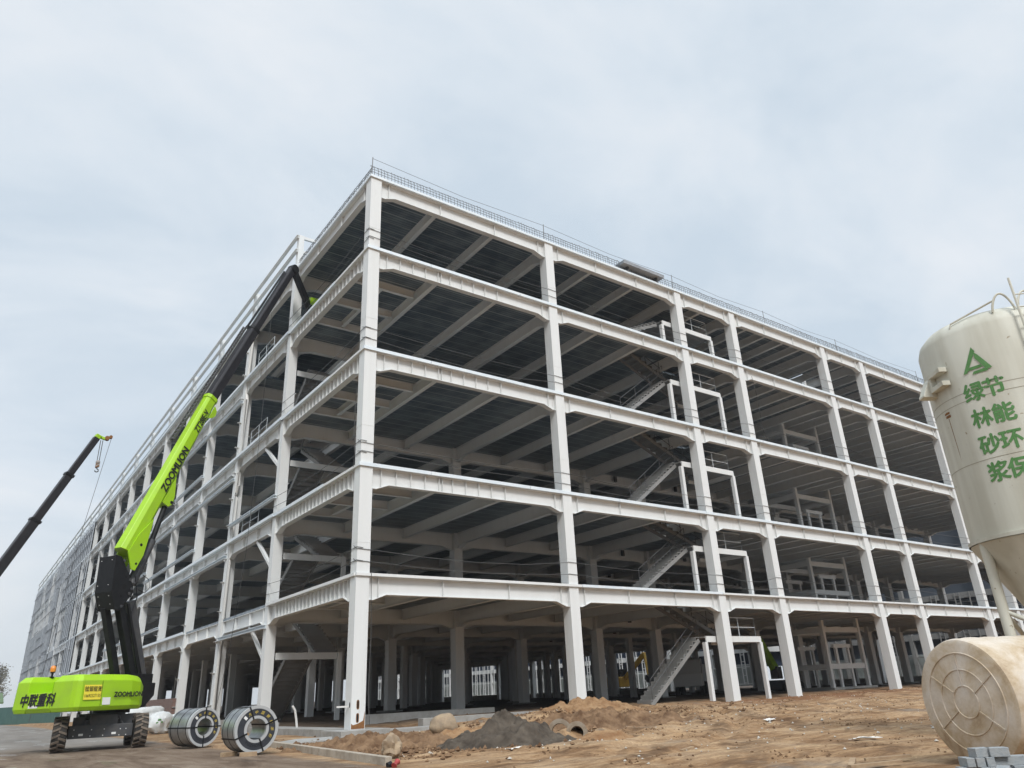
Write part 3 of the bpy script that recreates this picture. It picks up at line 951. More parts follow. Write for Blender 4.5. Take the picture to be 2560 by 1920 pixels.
# ropes: separate things strung from column to column
FL = ['first', 'second', 'third', 'fourth']
def rope(name, pts, label, group, r=0.013):
    mb = MB(); mb.tube(pts, r, 5)
    o = mb.build(name, WIRE, None, loc=pts[0]); tag(o, label, 'rope', group)
for k in range(1, 5):
    for h, wd in ((0.62, 'lower'), (1.15, 'upper')):
        rr = random.Random(k * 10 + int(h * 10)); pts = [(-0.03, 0.3, ZL[k] + h + 0.1)]
        for i in range(NB + 1):
            x = XC[i] if i < NB else XC[i] - CW / 2
            z = ZL[k] + h + rr.uniform(-0.1, 0.1)
            pts += [(x - 0.02, -0.02, z - 0.03), (x + 0.02, -0.025, z), (x + CW, -0.025, z - 0.02)]
            if i < NB:
                sag = rr.uniform(0.1, 0.3)
                xa, xb = x + CW, (XC[i + 1] if i < NB - 1 else XC[i + 1] - CW / 2)
                for q in (0.25, 0.5, 0.75):
                    pts.append((xa + (xb - xa) * q, -0.01, z - sag * 4 * q * (1 - q)))
        rope('safety_rope', pts, f'{wd} steel safety rope strung along the long front of the {FL[k-1]} raised floor', 'safety ropes on the building edge')
        z = ZL[k] + h
        pts = [(0.25, -0.025, z - 0.02), (-0.02, -0.025, z), (-0.025, 0.58, z - 0.03)] + [(-0.01, 0.58 + 10 * q, z - 0.4 * q * (1 - q) * 2) for q in (0.25, 0.5, 0.75)] + [(-0.025, 10.6, z - 0.05), (-0.025, 11.2, z), (0.3, 11.21, z)]
        rope('safety_rope', pts, f'{wd} steel safety rope on the short side bay of the {FL[k-1]} raised floor', 'safety ropes on the building edge')
pts = [(0.03, 0.03, ZL[5] + 1.2)] + [(x, 0.03, ZL[5] + (1.2 if i % 2 else 1.0)) for i, x in enumerate((5.5, 11.1, 16.5, 22.1, 27.0, 32.0, 37, 41.5, 48, 54.5))]
rope('safety_rope', pts, 'thin top line between the posts over the roof edge mesh', 'safety ropes on the building edge', 0.01)
rope('hanging_cable', [(0.62, -0.08, 6.0), (0.68, -0.10, 3.4), (0.62, -0.12, 1.5), (0.7, -0.15, 0.35)], 'loose black cable hanging beside the corner column to the ground', None, 0.014)
rope('hanging_cable', [(-0.10, 0.5, 14.2), (-0.12, 0.52, 12.6), (-0.08, 0.5, 11.3), (-0.10, 0.52, 10.5)], 'loose black cable hanging high on the corner column side', None, 0.014)
rope('hanging_cable', [(-0.3, 13.8, 24.2), (-0.25, 14.0, 16), (-0.35, 14.2, 9), (-0.6, 14.6, 4), (-0.9, 15.2, 0.6)], 'long thin line hanging from the lift down the left side to the ground', None, 0.013)
rope('hanging_cable', [(28.9, -0.12, 20.8), (29.1, -0.14, 19.0), (29.0, -0.13, 17.0), (29.4, -0.1, 16.2)], 'short loose cable hanging in the fourth bay under the fourth raised floor', None, 0.012)
# stack of decking sheets on the roof edge
mb = MB()
for q in range(7):
    mb.box(17.3 + 0.02 * (q % 2), -0.32 + 0.01 * (q % 3), 26.10 + q * 0.03, 20.95, 0.95, 26.122 + q * 0.03)
st = thing('decking_stack', (19.1, 0.3, 25.73), 'stack of grey decking sheets lying across the roof edge', 'sheet stack')
mb.build('sheet', GALVD, st)
for x in (17.8, 20.4):
    mb = MB(); mb.box(x, -0.1, 25.735, x + 0.12, 0.9, 26.098); mb.build('bearer', DKGREY, st)
# ------------------------------------------------------------------ boom lift
P0 = Vector((-7.3, 5.3, 0)); LD = Vector((0.866, 0.5, 0)); LN = Vector((0.5, -0.866, 0)); UZ = Vector((0, 0, 1))
LIFT = thing('boom_lift', P0, 'bright green and black articulated boom lift parked with its boom raised to the roof', 'boom lift')
def LP(s_, t_, z):
    return P0 + LD * s_ + LN * t_ + UZ * z
# chassis axis: across u, along a
A_ = Vector((0.10, 0.995, 0)).normalized(); U_ = Vector((0.995, -0.10, 0)).normalized()
CC = Vector((-7.62, 5.25, 0))
def CP(u, a, z):
    return CC + U_ * u + A_ * a + UZ * z
mb = MB()
mb.obox(CP(0, -1.0, 0.62), U_ * 1.02, A_ * 0.10, UZ * 0.21)
mb.obox(CP(0, 1.6, 0.60), U_ * 1.02, A_ * 0.22, UZ * 0.2)
mb.obox(CP(0, 0.25, 0.72), U_ * 0.55, A_ * 1.15, UZ * 0.27)
mb.obox(CP(0.05, -0.82, 0.96), U_ * 0.45, A_ * 0.22, UZ * 0.20)
mb.obox(CP(-0.72, -0.75, 0.92), U_ * 0.2, A_ * 0.12, UZ * 0.18)
mb.obox(CP(0.78, -0.70, 0.95), U_ * 0.22, A_ * 0.10, UZ * 0.2)
mb.obox(CP(0.0, 0.3, 1.10), U_ * 0.75, A_ * 0.9, UZ * 0.105)
mb.bar(CP(0.52, -0.93, 1.1), CP(0.70, -0.93, 0.80), 0.05, 0.05)
mb.build('chassis', DKGREY, LIFT, bevel=0.012)
mb = MB()
for u, z in ((-0.85, 0.7), (-0.3, 0.68), (0.1, 0.68), (0.62, 0.66), (0.8, 0.66), (-0.85, 0.5), (-0.32, 0.48), (0.08, 0.48), (0.6, 0.46), (0.82, 0.46)):
    mb.obox(CP(u, -1.103, z), U_ * 0.014, A_ * 0.006, UZ * 0.014)
for u in (-0.62, 0.42):
    mb.obox(CP(u, -1.104, 0.53), U_ * 0.07, A_ * 0.004, UZ * 0.035)
mb.build('data_plate', WHITEST, LIFT)
mb = MB(); mb.lathe([(0.62, 1.18), (0.62, 1.3), (0.5, 1.3)], P0, n=28); mb.build('slew_ring', BLACKP, LIFT, smooth=True)
def wheel(c, ax, r=0.58, wd=0.44):
    c = Vector(c); ax = Vector(ax).normalized()
    h = wd / 2
    mb = MB()
    prof = [(r * 0.52, -h * 0.85), (r * 0.70, -h * 1.02), (r * 0.88, -h * 1.0), (r * 0.94, -h * 0.9), (r * 0.945, -h * 0.3), (r * 0.945, h * 0.3), (r * 0.94, h * 0.9), (r * 0.88, h), (r * 0.70, h * 1.02), (r * 0.52, h * 0.85)]
    mb.lathe(prof, c, ax, 40)
    x = ax.cross(Vector((0, 0, 1))).normalized(); y = ax.cross(x)
    tr = MB()
    n = 17
    for side in (-1, 1):
        for q in range(n):
            a = 2 * math.pi * (q + (0.5 if side > 0 else 0)) / n
            def pt(ang, rr, hh):
                return c + (x * math.cos(ang) + y * math.sin(ang)) * rr + ax * hh
            sw = 0.15; tw_ = 0.13
            segs = [(-h * 0.12 * side, a - 0.02), (h * 0.35 * side, a + sw * 0.35), (h * 0.98 * side, a + sw * 1.0)]
            for (h0, a0), (h1, a1) in zip(segs[:-1], segs[1:]):
                vs = []
                for rr in (r * 0.93, r * 1.0):
                    vs += [pt(a0 - tw_ / 2, rr, h0), pt(a0 + tw_ / 2, rr, h0), pt(a1 + tw_ / 2, rr, h1), pt(a1 - tw_ / 2, rr, h1)]
                tr.add(vs, [(0, 3, 2, 1), (4, 5, 6, 7), (0, 1, 5, 4), (1, 2, 6, 5), (2, 3, 7, 6), (3, 0, 4, 7)])
            vs = [pt(a + sw - tw_ / 2, r * 0.99, h * 0.97 * side), pt(a + sw + tw_ / 2, r * 0.99, h * 0.97 * side), pt(a + sw + tw_ * 0.3, r * 0.80, h * 1.045 * side), pt(a + sw - tw_ * 0.3, r * 0.80, h * 1.045 * side),
                  pt(a + sw - tw_ / 2, r * 0.94, h * 0.9 * side), pt(a + sw + tw_ / 2, r * 0.94, h * 0.9 * side), pt(a + sw + tw_ * 0.3, r * 0.80, h * 0.9 * side), pt(a + sw - tw_ * 0.3, r * 0.80, h * 0.9 * side)]
            tr.add(vs, [(0, 1, 2, 3), (0, 4, 5, 1), (1, 5, 6, 2), (3, 2, 6, 7), (0, 3, 7, 4)])
    wh = mb.build('tyre', RUBBER, LIFT)
    sub(tr, 'tread', LUG, wh)
    rm = MB(); rm.lathe([(0.02, h * 0.5), (r * 0.36, h * 0.5), (r * 0.42, h * 0.75), (r * 0.53, h * 0.86), (r * 0.53, -h * 0.86), (r * 0.42, -h * 0.75), (r * 0.36, -h * 0.5), (0.02, -h * 0.5)], c, ax, 28)
    sub(rm, 'rim', DKGREY, wh, smooth=True)
    return wh
for u, a in ((-1.28, -1.05), (1.28, -1.05), (-1.22, 1.75), (1.22, 1.75)):
    wheel(CP(u, a, 0.575), U_)
# hood: rear counterweight with a slot for the boom, side pod with rounded front
def fp(pts, z, cx=0.0):
    return [LP(a, b, z) for a, b in pts]
def ring(pts, inset, sc=-1.05, tc_=-0.3):
    o = []
    for a, b in pts:
        l = math.hypot(a - sc, b - tc_)
        k_ = (l - inset) / l
        o.append((sc + (a - sc) * k_, tc_ + (b - tc_) * k_))
    return o
right = [(-2.60, 0.11), (-2.60, 1.10), (-2.55, 1.28), (-2.42, 1.38), (-1.2, 1.39), (-0.36, 1.36), (0.10, 1.27), (0.36, 1.10), (0.48, 0.85), (0.50, 0.35)]
def pod(pts, z_side, z_top, slope_in):
    ls = []
    n = len(pts)
    rr = [( -1.2, 0.75)]
    def shrink(k_, cx=-1.1, cy=0.72):
        o = []
        for a, b in pts:
            o.append((a + (cx - a) * k_ * (0.35 if abs(a - cx) > 1 else 0.5), b + (cy - b) * k_))
        return o
    def ztop(a, z):
        # bonnet drops towards the rounded front
        return z - 0.10 * sstep(-0.6, 0.5, a) - (0.18 * sstep(0.1, 0.5, a))
    ls.append([LP(a, b, 1.30) for a, b in shrink(0.14)])
    ls.append([LP(a, b, 1.31) for a, b in shrink(0.10)])
    ls.append([LP(a, b, 1.44) for a, b in shrink(0.0)])
    ls.append([LP(a, b, ztop(a, z_side)) for a, b in shrink(0.035)])
    ls.append([LP(a, b, ztop(a, z_top)) for a, b in shrink(slope_in)])
    return MB().loft(ls)
hood = pod(right, 2.29, 2.49, 0.28).build('engine_hood', LIME, LIFT, bevel=0.02)
leftp = [(-2.60, -1.17), (-2.60, -1.80), (-2.55, -1.92), (-2.42, -1.99), (-0.9, -1.99), (0.3, -1.95), (0.5, -1.7), (0.5, -1.0)]
def pod2(pts):
    def shrink(k_, cx=-1.1, cy=-1.5):
        return [(a + (cx - a) * k_ * 0.35, b + (cy - b) * k_) for a, b in pts]
    return MB().loft([[LP(a, b, 1.30) for a, b in shrink(0.1)], [LP(a, b, 1.44) for a, b in shrink(0)], [LP(a, b, 2.33) for a, b in shrink(0.05)], [LP(a, b, 2.51) for a, b in shrink(0.35)]])
pod2(leftp).build('tank_hood', LIME, LIFT, bevel=0.02)
mb = MB()
cwp = [(-2.605, -1.17), (-2.605, 0.112), (-1.3, 0.112), (-1.3, -1.17)]
mb.loft([[LP(a + 0.08, b, 1.305) for a, b in cwp], [LP(a, b, 1.44) for a, b in cwp], [LP(a + 0.02, b, 1.955) for a, b in cwp]])
mb.build('counterweight', LIME, LIFT, bevel=0.012)
mb = MB()
mb.loft([[LP(-1.45, -1.165, 1.956), LP(-1.45, 0.107, 1.956), LP(-1.3, 0.107, 1.956), LP(-1.3, -1.165, 1.956)],
         [LP(-1.62, -1.165, 2.30), LP(-1.62, 0.107, 2.30), LP(-1.3, 0.107, 2.30), LP(-1.3, -1.165, 2.30)],
         [LP(-1.66, -0.95, 2.48), LP(-1.66, -0.08, 2.48), LP(-1.3, -0.08, 2.48), LP(-1.3, -0.95, 2.48)]])
mb.build('rear_cover', LIME, LIFT, bevel=0.012)
mb = MB(); mb.lathe([(0.0, 0.0), (0.085, 0.0), (0.085, 0.03)], LP(-1.75, -1.25, 2.5), n=16)
bc = mb.build('beacon', BLACKP, LIFT, smooth=True)
mb = MB(); mb.tube([LP(-1.75, -1.25, 2.3), LP(-1.75, -1.25, 2.66)], 0.035, 8); mb.lathe([(0.075, 0.0), (0.075, 0.05), (0.0, 0.05)], LP(-1.75, -1.25, 2.64), n=14); sub(mb, 'beacon_base', BLACKP, bc)
AMBER = mat('amber lens', (0.72, 0.24, 0.04), 0.3)
mb = MB(); mb.lathe([(0.085, 0.0), (0.10, 0.08), (0.085, 0.17), (0.05, 0.21), (0.0, 0.22)], LP(-1.75, -1.25, 2.69), n=18); sub(mb, 'beacon_lens', AMBER, bc, smooth=True)
mb = MB(); mb.prism([(0.25, 1.45), (0.55, 1.40), (1.30, 1.75), (1.30, 2.55), (0.30, 2.55)], P0, LD, UZ, LN, -0.62, 0.42); mb.build('turntable', BLACKP, LIFT, bevel=0.01)
mb = MB(); mb.prism([(0.40, 1.32), (0.62, 1.36), (1.0, 1.75), (1.0, 2.2), (0.4, 2.2)], P0, LD, UZ, LN, 0.5, 0.95); mb.build('control_box', BLACKP, LIFT, bevel=0.01)
mb = MB()
for s_ in (-1.64,):
    mb.add([LP(s_, 1.398, 1.45), LP(s_ + 0.012, 1.398, 1.45), LP(s_ + 0.012, 1.372, 2.28), LP(s_, 1.372, 2.28)], [(0, 1, 2, 3)])
mb.add([LP(-2.609, 0.13, 1.46), LP(-2.609, 0.142, 1.46), LP(-2.590, 0.142, 2.28), LP(-2.590, 0.13, 2.28)], [(0, 1, 2, 3)])
mb.build('panel_gap', HOLE, LIFT, fixn=False)
# lettering on the hood
XR = LN; 
tb = text_mb('中联重科', 0.44, LP(-2.606, -0.58, 1.69), LN, Vector((0.04, 0, 1)), bold=0.014, shear=0.12, sx=1.05)
tb.build('lettering', INK, LIFT, fixn=False)
def sidepanel(s0, s1, z0, z1, name, m_, off=1.395):
    q = MB(); q.add([LP(s0, off, z0), LP(s1, off, z0), LP(s1, off - 0.02, z1), LP(s0, off - 0.02, z1)], [(0, 1, 2, 3)])
    return q.build(name, m_, LIFT, fixn=False)
sg = sidepanel(-2.34, -1.66, 1.66, 2.14, 'hire_sign', YEL, 1.408)
for b_, z_, s_, bl in (('铉银租赁', 2.00, 0.18, 0.002), ('16692327135', 1.785, 0.15, 0.0)):
    q = text_mb(b_, s_, LP(-2.0, 1.404, z_), LD, UZ, bold=bl, lift=0.008, sx=0.92 if b_[0] != '1' else 0.78)
    sub(q, 'lettering', INK, sg, fixn=False)
q = text_mb('ZOOMLION', 0.23, LP(-0.53, 1.393, 1.80), (LD - LN * 0.03).normalized(), UZ, bold=0.012, lift=0.02)
q.build('lettering', INK, LIFT, fixn=False)
sidepanel(-1.57, -1.25, 1.48, 1.72, 'notice_sticker', WHITEST, 1.406)
q = MB(); q.add([LP(-2.611, -1.0, 1.465), LP(-2.611, -0.5, 1.465), LP(-2.611, -0.5, 1.55), LP(-2.611, -1.0, 1.55)], [(0, 1, 2, 3)]); q.build('notice_sticker', WHITEST, LIFT, fixn=False)
# riser
def arm(p0, p1, wd, dp, t_, name, m_, taper=1.0):
    p0 = LP(p0[0], t_, p0[1]); p1 = LP(p1[0], t_, p1[1])
    mb = MB(); mb.bar(p0, p1, wd, dp, up=LD); return mb.build(name, m_, LIFT, bevel=0.012)
arm((0.12, 2.35), (-0.85, 4.95), 0.26, 0.24, -0.18, 'riser_link', BLACKP)
arm((0.55, 2.35), (-0.50, 5.0), 0.30, 0.26, 0.16, 'riser_link', BLACKP)
arm((1.02, 2.35), (-0.02, 5.25), 0.5, 0.34, -0.02, 'riser_arm', DKGREY)
arm((0.72, 2.35), (-0.30, 5.1), 0.08, 0.10, 0.38, 'riser_cylinder', BLACKP)
kn = [(-1.19, 6.88), (-0.92, 6.84), (-0.84, 6.74), (-0.20, 5.76), (-0.15, 5.54), (-0.68, 4.82), (-0.90, 4.84), (-1.15, 5.5)]
mb = MB()
mb.prism(kn, P0, LD, UZ, LN, 0.33, 0.40); mb.prism(kn, P0, LD, UZ, LN, -0.52, -0.45)
mb.prism([(-1.19, 6.86), (-1.12, 6.86), (-1.08, 5.52), (-0.84, 4.86), (-0.90, 4.85), (-1.15, 5.5)], P0, LD, UZ, LN, -0.449, 0.329)
K = mb.build('knuckle', BLACKP, LIFT, bevel=0.008)
mb = MB()
for s_, z_, r_ in ((-0.62, 5.72, 0.10), (-0.60, 6.1, 0.05), (-0.70, 5.35, 0.05)):
    mb.lathe([(0.0, 0.403), (r_, 0.403), (r_, 0.40)], LP(s_, 0, z_), LN, 16)
sub(mb, 'lightening_hole', HOLE, K)
mb = MB()
for s_, z_ in ((-0.80, 6.70), (-0.27, 5.66), (-0.36, 5.48), (-0.62, 4.98), (-0.40, 6.0)):
    mb.lathe([(0.0, 0.43), (0.055, 0.43), (0.055, 0.40)], LP(s_, 0, z_), LN, 12)
sub(mb, 'pin', DKGREY, K)
mb = MB()
for z_ in (6.7, 5.75, 5.35, 5.05):
    for t_ in (-0.36, 0.22):
        sb = -1.196 if z_ > 5.5 else -1.15 + (5.5 - z_) * 0.385
        mb.obox(LP(sb, t_, z_), LD * 0.01, LN * 0.012, UZ * 0.012)
sub(mb, 'bolt', WHITEST, K)
# main boom: hexagonal section from the root to the green collar
bd = Vector((3.55, 0, 7.95)); 
root = (-0.62, 6.95); tipg = (2.79, 14.9)
bdir = (LD * (tipg[0] - root[0]) + UZ * (tipg[1] - root[1])); blen = bdir.length; bdir.normalize()
bperp = (LD * bdir.z - UZ * (bdir.dot(LD))).normalized()   # towards the front and down
def BPt(a, p, t_):
    return LP(root[0], 0, root[1]) + bdir * a + bperp * p + LN * t_
def boom_sec(a, hw, hd):
    return [BPt(a, -hd, -hw * 0.62), BPt(a, -hd, hw * 0.62), BPt(a, -hd * 0.55, hw), BPt(a, hd * 0.6, hw), BPt(a, hd, hw * 0.6), BPt(a, hd, -hw * 0.6), BPt(a, hd * 0.6, -hw), BPt(a, -hd * 0.55, -hw)]
mb = MB().loft([boom_sec(a, *hh) for a, hh in ((0.15, (0.30, 0.36)), (1.6, (0.28, 0.34)), (blen, (0.25, 0.29)))])
BM = mb.build('main_boom', LIME, LIFT, bevel=0.015)
mb = MB()
for t_ in (0.29, -0.34):
    mb.prism([(0.9, 0.0), (1.75, 0.25), (1.2, 0.40), (0.25, 0.62), (-0.45, 0.60), (-0.50, 0.42), (0.0, -0.05)], BPt(0.1, 0, 0), bdir, bperp, LN, t_, t_ + 0.05)
sub(mb, 'root_plate', LIME, BM)
mb = MB()
for a_, p_, r_ in ((0.55, 0.30, 0.06), (-0.2, 0.50, 0.05)):
    mb.lathe([(0.0, 0.345), (r_, 0.345), (r_, 0.335)], BPt(0.1 + a_, p_, 0), LN, 14)
sub(mb, 'pin', BLACKP, BM)
mb = MB()
for t_ in (0.20, -0.25):
    mb.prism([(2.75, 0.27), (4.1, 0.27), (3.35, 0.66), (2.95, 0.74), (2.75, 0.62)], BPt(0.0, 0, 0), bdir, bperp, LN, t_, t_ + 0.05)
sub(mb, 'cylinder_lug', LIME, BM)
mb = MB(); mb.lathe([(0.0, 0.26), (0.07, 0.26), (0.07, 0.25)], BPt(3.0, 0.66, 0), LN, 14); sub(mb, 'pin', BLACKP, BM)
mb = MB(); mb.loft([boom_sec(a, 0.28, 0.325) for a in (blen - 0.16, blen + 0.02)]); sub(mb, 'collar', LIME, BM)
mb = MB()
for t_ in (0.2,):
    mb.prism([(blen - 1.1, 0.27), (blen - 0.35, 0.28), (blen - 0.5, 0.48), (blen - 0.75, 0.54), (blen - 0.95, 0.44)], BPt(0, 0, 0), bdir, bperp, LN, t_, t_ + 0.06)
sub(mb, 'lifting_lug', LIME, BM)
for body, a_, size, p_ in (('ZOOMLION', 4.35, 0.46, 0.03), ('ZT28JE-V', 7.15, 0.38, 0.03)):
    q = text_mb(body, size, BPt(a_, p_, 0.285 if a_ < 6 else 0.268), bdir, -bperp, bold=0.016 if body[1] == 'O' else 0.010, lift=0.004, sx=0.95 if body[1] == 'O' else 0.85)
    sub(q, 'lettering', INK, BM, fixn=False)
# telescoping sections
def tele(a0, a1, hw, hd, dev, name):
    mb = MB().loft([[p + UZ * 0 for p in boom_sec(a, hw, hd)] for a in (a0, a1)])
    return mb.build(name, BOOMK, LIFT, bevel=0.01)
BOOMK = mat('charcoal boom', (0.018, 0.0175, 0.021), 0.45, color2=(0.028, 0.027, 0.031), noise_scale=3, spec=0.3)
# the upper sections continue to the tip at (7.78, 24.64): keep the same axis
t2d = (LD * (7.6 - 2.79) + UZ * (24.75 - 14.9)); t2len = t2d.length; t2d.normalize(); t2p = (LD * t2d.z - UZ * t2d.dot(LD)).normalized()
def T2(a, p, t_):
    return LP(tipg[0], 0, tipg[1]) + t2d * a + t2p * p + LN * t_
def sec2(a, hw, hd):
    return [T2(a, -hd, -hw), T2(a, -hd, hw * 0.7), T2(a, -hd * 0.6, hw), T2(a, hd, hw), T2(a, hd, -hw)]
for a0, a1, hw, hd in ((-0.6, 5.3, 0.20, 0.24), (5.0, t2len, 0.165, 0.20)):
    MB().loft([sec2(a0, hw, hd), sec2(a1, hw, hd)]).build('boom_section', BOOMK, LIFT, bevel=0.012)
MB().loft([sec2(5.12, 0.225, 0.27), sec2(5.34, 0.225, 0.27)]).build('boom_collar', BLACKP, LIFT, bevel=0.01)
mb = MB()
for q in range(34):
    a = -2.9 + q * 0.24
    base = T2(a, -0.40, -0.2)
    mb.obox(base, t2d * 0.05, LN * 0.11, t2p * 0.012)
    for t_ in (-0.11, 0.11):
        mb.obox(base + LN * t_, t2d * 0.11, LN * 0.012, t2p * 0.05)
mb.build('cable_track', WIRE, LIFT)
mb = MB(); mb.tube([T2(5.2, -0.33, -0.16), T2(t2len - 0.6, -0.28, -0.12)], 0.06, 8); mb.build('cable_conduit', BLACKP, LIFT)
# lift cylinder
mb = MB(); mb.tube([LP(-0.02, 0.05, 5.9), LP(0.62, 0.05, 7.75)], 0.17, 14); mb.build('lift_cylinder', DKGREY, LIFT, smooth=True)
mb = MB(); mb.tube([LP(0.62, 0.05, 7.75), LP(1.02, 0.05, 9.25)], 0.11, 12); mb.build('cylinder_rod', BLACKP, LIFT, smooth=True)
for t_ in (-0.05, 0.02, 0.30):
    mb = MB(); mb.tube([LP(0.85, t_, 2.5), LP(0.35, t_ + 0.03, 3.7), LP(-0.05, t_, 4.7), LP(0.12, t_, 5.4), LP(-0.12, t_, 6.2), LP(0.22, t_, 6.9)], 0.022, 6); mb.build('hydraulic_hose', BLACKP, LIFT)
mb = MB(); mb.tube([LP(0.34, 0.15, 6.3), LP(0.62, 0.2, 6.15), LP(0.74, 0.2, 5.85), LP(0.55, 0.18, 5.6), LP(0.25, 0.15, 5.7)], 0.014, 6); mb.build('hydraulic_hose', BLACKP, LIFT)
# jib and basket
J0 = LP(7.65, 0.05, 24.72); J1 = Vector((0.62, 9.55, 22.75))
mb = MB(); mb.bar(J0, J0 + (J1 - J0) * 1.0, 0.26, 0.42, up=LD); mb.lathe([(0.0, -0.2), (0.28, -0.2), (0.28, 0.2), (0.0, 0.2)], J0, LN, 18)
mb.build('jib', BLACKP, LIFT, bevel=0.03)
mb = MB(); mb.tube([J0 + Vector((0.05, -0.2, -0.45)), J1 + Vector((-0.1, -0.15, -0.45))], 0.05, 8); mb.build('jib_cylinder', BLACKP, LIFT)
mb = MB(); mb.tube([J1 + Vector((0.0, 0.05, 0.45)), J1 + Vector((1.05, 0.0, 0.5))], 0.28, 16); mb.build('rotator', LIME, LIFT, smooth=True)
mb = MB(); mb.bar(J1 + Vector((0.2, 0, -0.4)), J1 + Vector((0.95, 0, -0.25)), 0.4, 0.55); mb.build('basket_mount', LIME, LIFT, bevel=0.03)
mb = MB()
bx0, by0, bz0 = 1.62, 8.55, 21.95
for z in (0.0, 0.5, 1.05):
    for a, b in (((0, 0), (0.9, 0)), ((0.9, 0), (0.9, 1.85)), ((0.9, 1.85), (0, 1.85)), ((0, 1.85), (0, 0))):
        mb.tube([(bx0 + a[0], by0 + a[1], bz0 + z), (bx0 + b[0], by0 + b[1], bz0 + z)], 0.025, 6)
for a in ((0, 0), (0.9, 0), (0.9, 0.92), (0.9, 1.85), (0, 1.85), (0, 0.92)):
    mb.tube([(bx0 + a[0], by0 + a[1], bz0), (bx0 + a[0], by0 + a[1], bz0 + 1.05)], 0.025, 6)
mb.build('basket_rail', DKGREY, LIFT)
mb = MB(); mb.box(bx0, by0, bz0 - 0.06, bx0 + 0.9, by0 + 1.85, bz0 - 0.026); mb.build('basket_floor', DKGREY, LIFT)

# ------------------------------------------------------------------ truck crane, only its boom reaches into view
CRN = thing('mobile_crane', (-17.5, 18.2, 0), 'truck crane with a long black telescopic boom, green boom head and hook', 'crane')
ct = Vector((-8.40, 16.79, 15.35)); cb = Vector((-15.8, 17.3, -0.0))
cd = (Vector((-8.40, 16.79, 15.35)) - Vector((-11.60, 16.98, 7.9))).normalized()
cl = (15.35 - 2.7) / cd.z
cbase = ct - cd * cl
cp = cd.cross(Vector((0, 1, 0))).normalized()
for a0, a1, wdt in ((0.0, 4.2, 0.66), (4.0, 8.6, 0.56), (8.4, 11.4, 0.48), (11.2, cl, 0.40)):
    mb = MB(); mb.bar(cbase + cd * a0, cbase + cd * a1, wdt * 0.8, wdt, up=(0.3, -1, 0.2)); mb.build('boom_section', BOOMK, CRN, bevel=0.03)
for a0, wdt in ((4.12, 0.74), (8.52, 0.63), (11.32, 0.55)):
    mb = MB(); mb.bar(cbase + cd * (a0 - 0.07), cbase + cd * (a0 + 0.07), wdt * 0.85, wdt, up=(0.3, -1, 0.2)); mb.build('boom_collar', BLACKP, CRN)
rt = Vector((1, -0.05, 0)).normalized()
mb = MB(); mb.bar(ct - cd * 0.1, ct + cd * 0.2, 0.28, 0.38, up=(0.3, -1, 0.2)); mb.bar(ct + cd * 0.1 + rt * 0.1, ct + rt * 0.45 + UZ * 0.0, 0.18, 0.15); mb.build('boom_head', LIME, CRN, bevel=0.03)
hd_ = ct + rt * 0.52 + UZ * 0.05
mb = MB(); mb.lathe([(0.0, -0.12), (0.12, -0.12), (0.09, 0), (0.12, 0.12), (0.0, 0.12)], hd_, (0.05, 1, 0), 18); mb.lathe([(0.0, -0.10), (0.09, -0.10), (0.09, 0.10), (0.0, 0.10)], hd_ + Vector((0.17, 0, 0.10)), (0.05, 1, 0), 14); mb.build('sheave', RUSTY, CRN)
hk = ct + rt * 0.28 + UZ * -1.5
mb = MB()
for dx in (-0.06, 0.05): mb.tube([hk + Vector((dx, 0, 0.1)), ct + rt * (0.28 + dx) + UZ * -0.1], 0.02, 5)
mb.build('hoist_rope', WIRE, CRN)
mb = MB(); mb.obox(hk, rt * 0.10, Vector((0, 0.07, 0)), UZ * 0.15); mb.lathe([(0, -0.13), (0.11, -0.08), (0.11, 0.08), (0, 0.08)], hk + UZ * 0.12, (0.05, 1, 0), 16); HB = mb.build('hook_block', mat('worn steel', (0.33, 0.30, 0.28), 0.6), CRN, bevel=0.02)
mb = MB()
for q in (-0.12, 0.04): mb.obox(hk + UZ * q, (rt + UZ * 0.8).normalized() * 0.10, Vector((0, 0.082, 0)), (UZ - rt * 0.8).normalized() * 0.028)
sub(mb, 'stripe', RUSTY, HB)
mb = MB(); hp = [hk + UZ * -0.15]
for q in range(9):
    a = math.pi / 2 - q * math.pi * 1.45 / 8
    hp.append(hk + UZ * (-0.34 + 0.09 * math.sin(a)) + rt * 0.09 * math.cos(a))
mb.tube(hp, 0.03, 7); sub(mb, 'hook', DKGREY, HB, smooth=True)
mb = MB(); mb.tube([hd_ + Vector((0.2, 0, 0.0)), hd_ + Vector((-0.35, 0.3, -5)), hd_ + Vector((-1.1, 0.5, -14.5))], 0.012, 5); mb.build('tag_line', WIRE, CRN)
# carrier outside the frame
mb = MB(); mb.obox((-17.6, 18.2, 1.25), (4.6, 0, 0), (0, 1.25, 0), (0, 0, 0.35)); mb.build('carrier', DKGREY, CRN, bevel=0.05)
mb = MB(); mb.obox((-21.2, 18.2, 2.3), (0.95, 0, 0), (0, 1.2, 0), (0, 0, 0.72)); mb.build('cab', LIME, CRN, bevel=0.12)
mb = MB(); mb.obox((-16.3, 18.0, 2.25), (1.9, 0, 0), (0, 1.1, 0), (0, 0, 0.62)); mb.build('slewing_house', LIME, CRN, bevel=0.1)
for x in (-20.8, -19.4, -16.2, -14.9):
    for y in (17.05, 19.35):
        mb = MB(); mb.lathe([(0.15, -0.2), (0.45, -0.22), (0.55, -0.15), (0.55, 0.15), (0.45, 0.22), (0.15, 0.2)], (x, y, 0.55), (0, 1, 0), 24); mb.build('tyre', RUBBER, CRN, smooth=True)

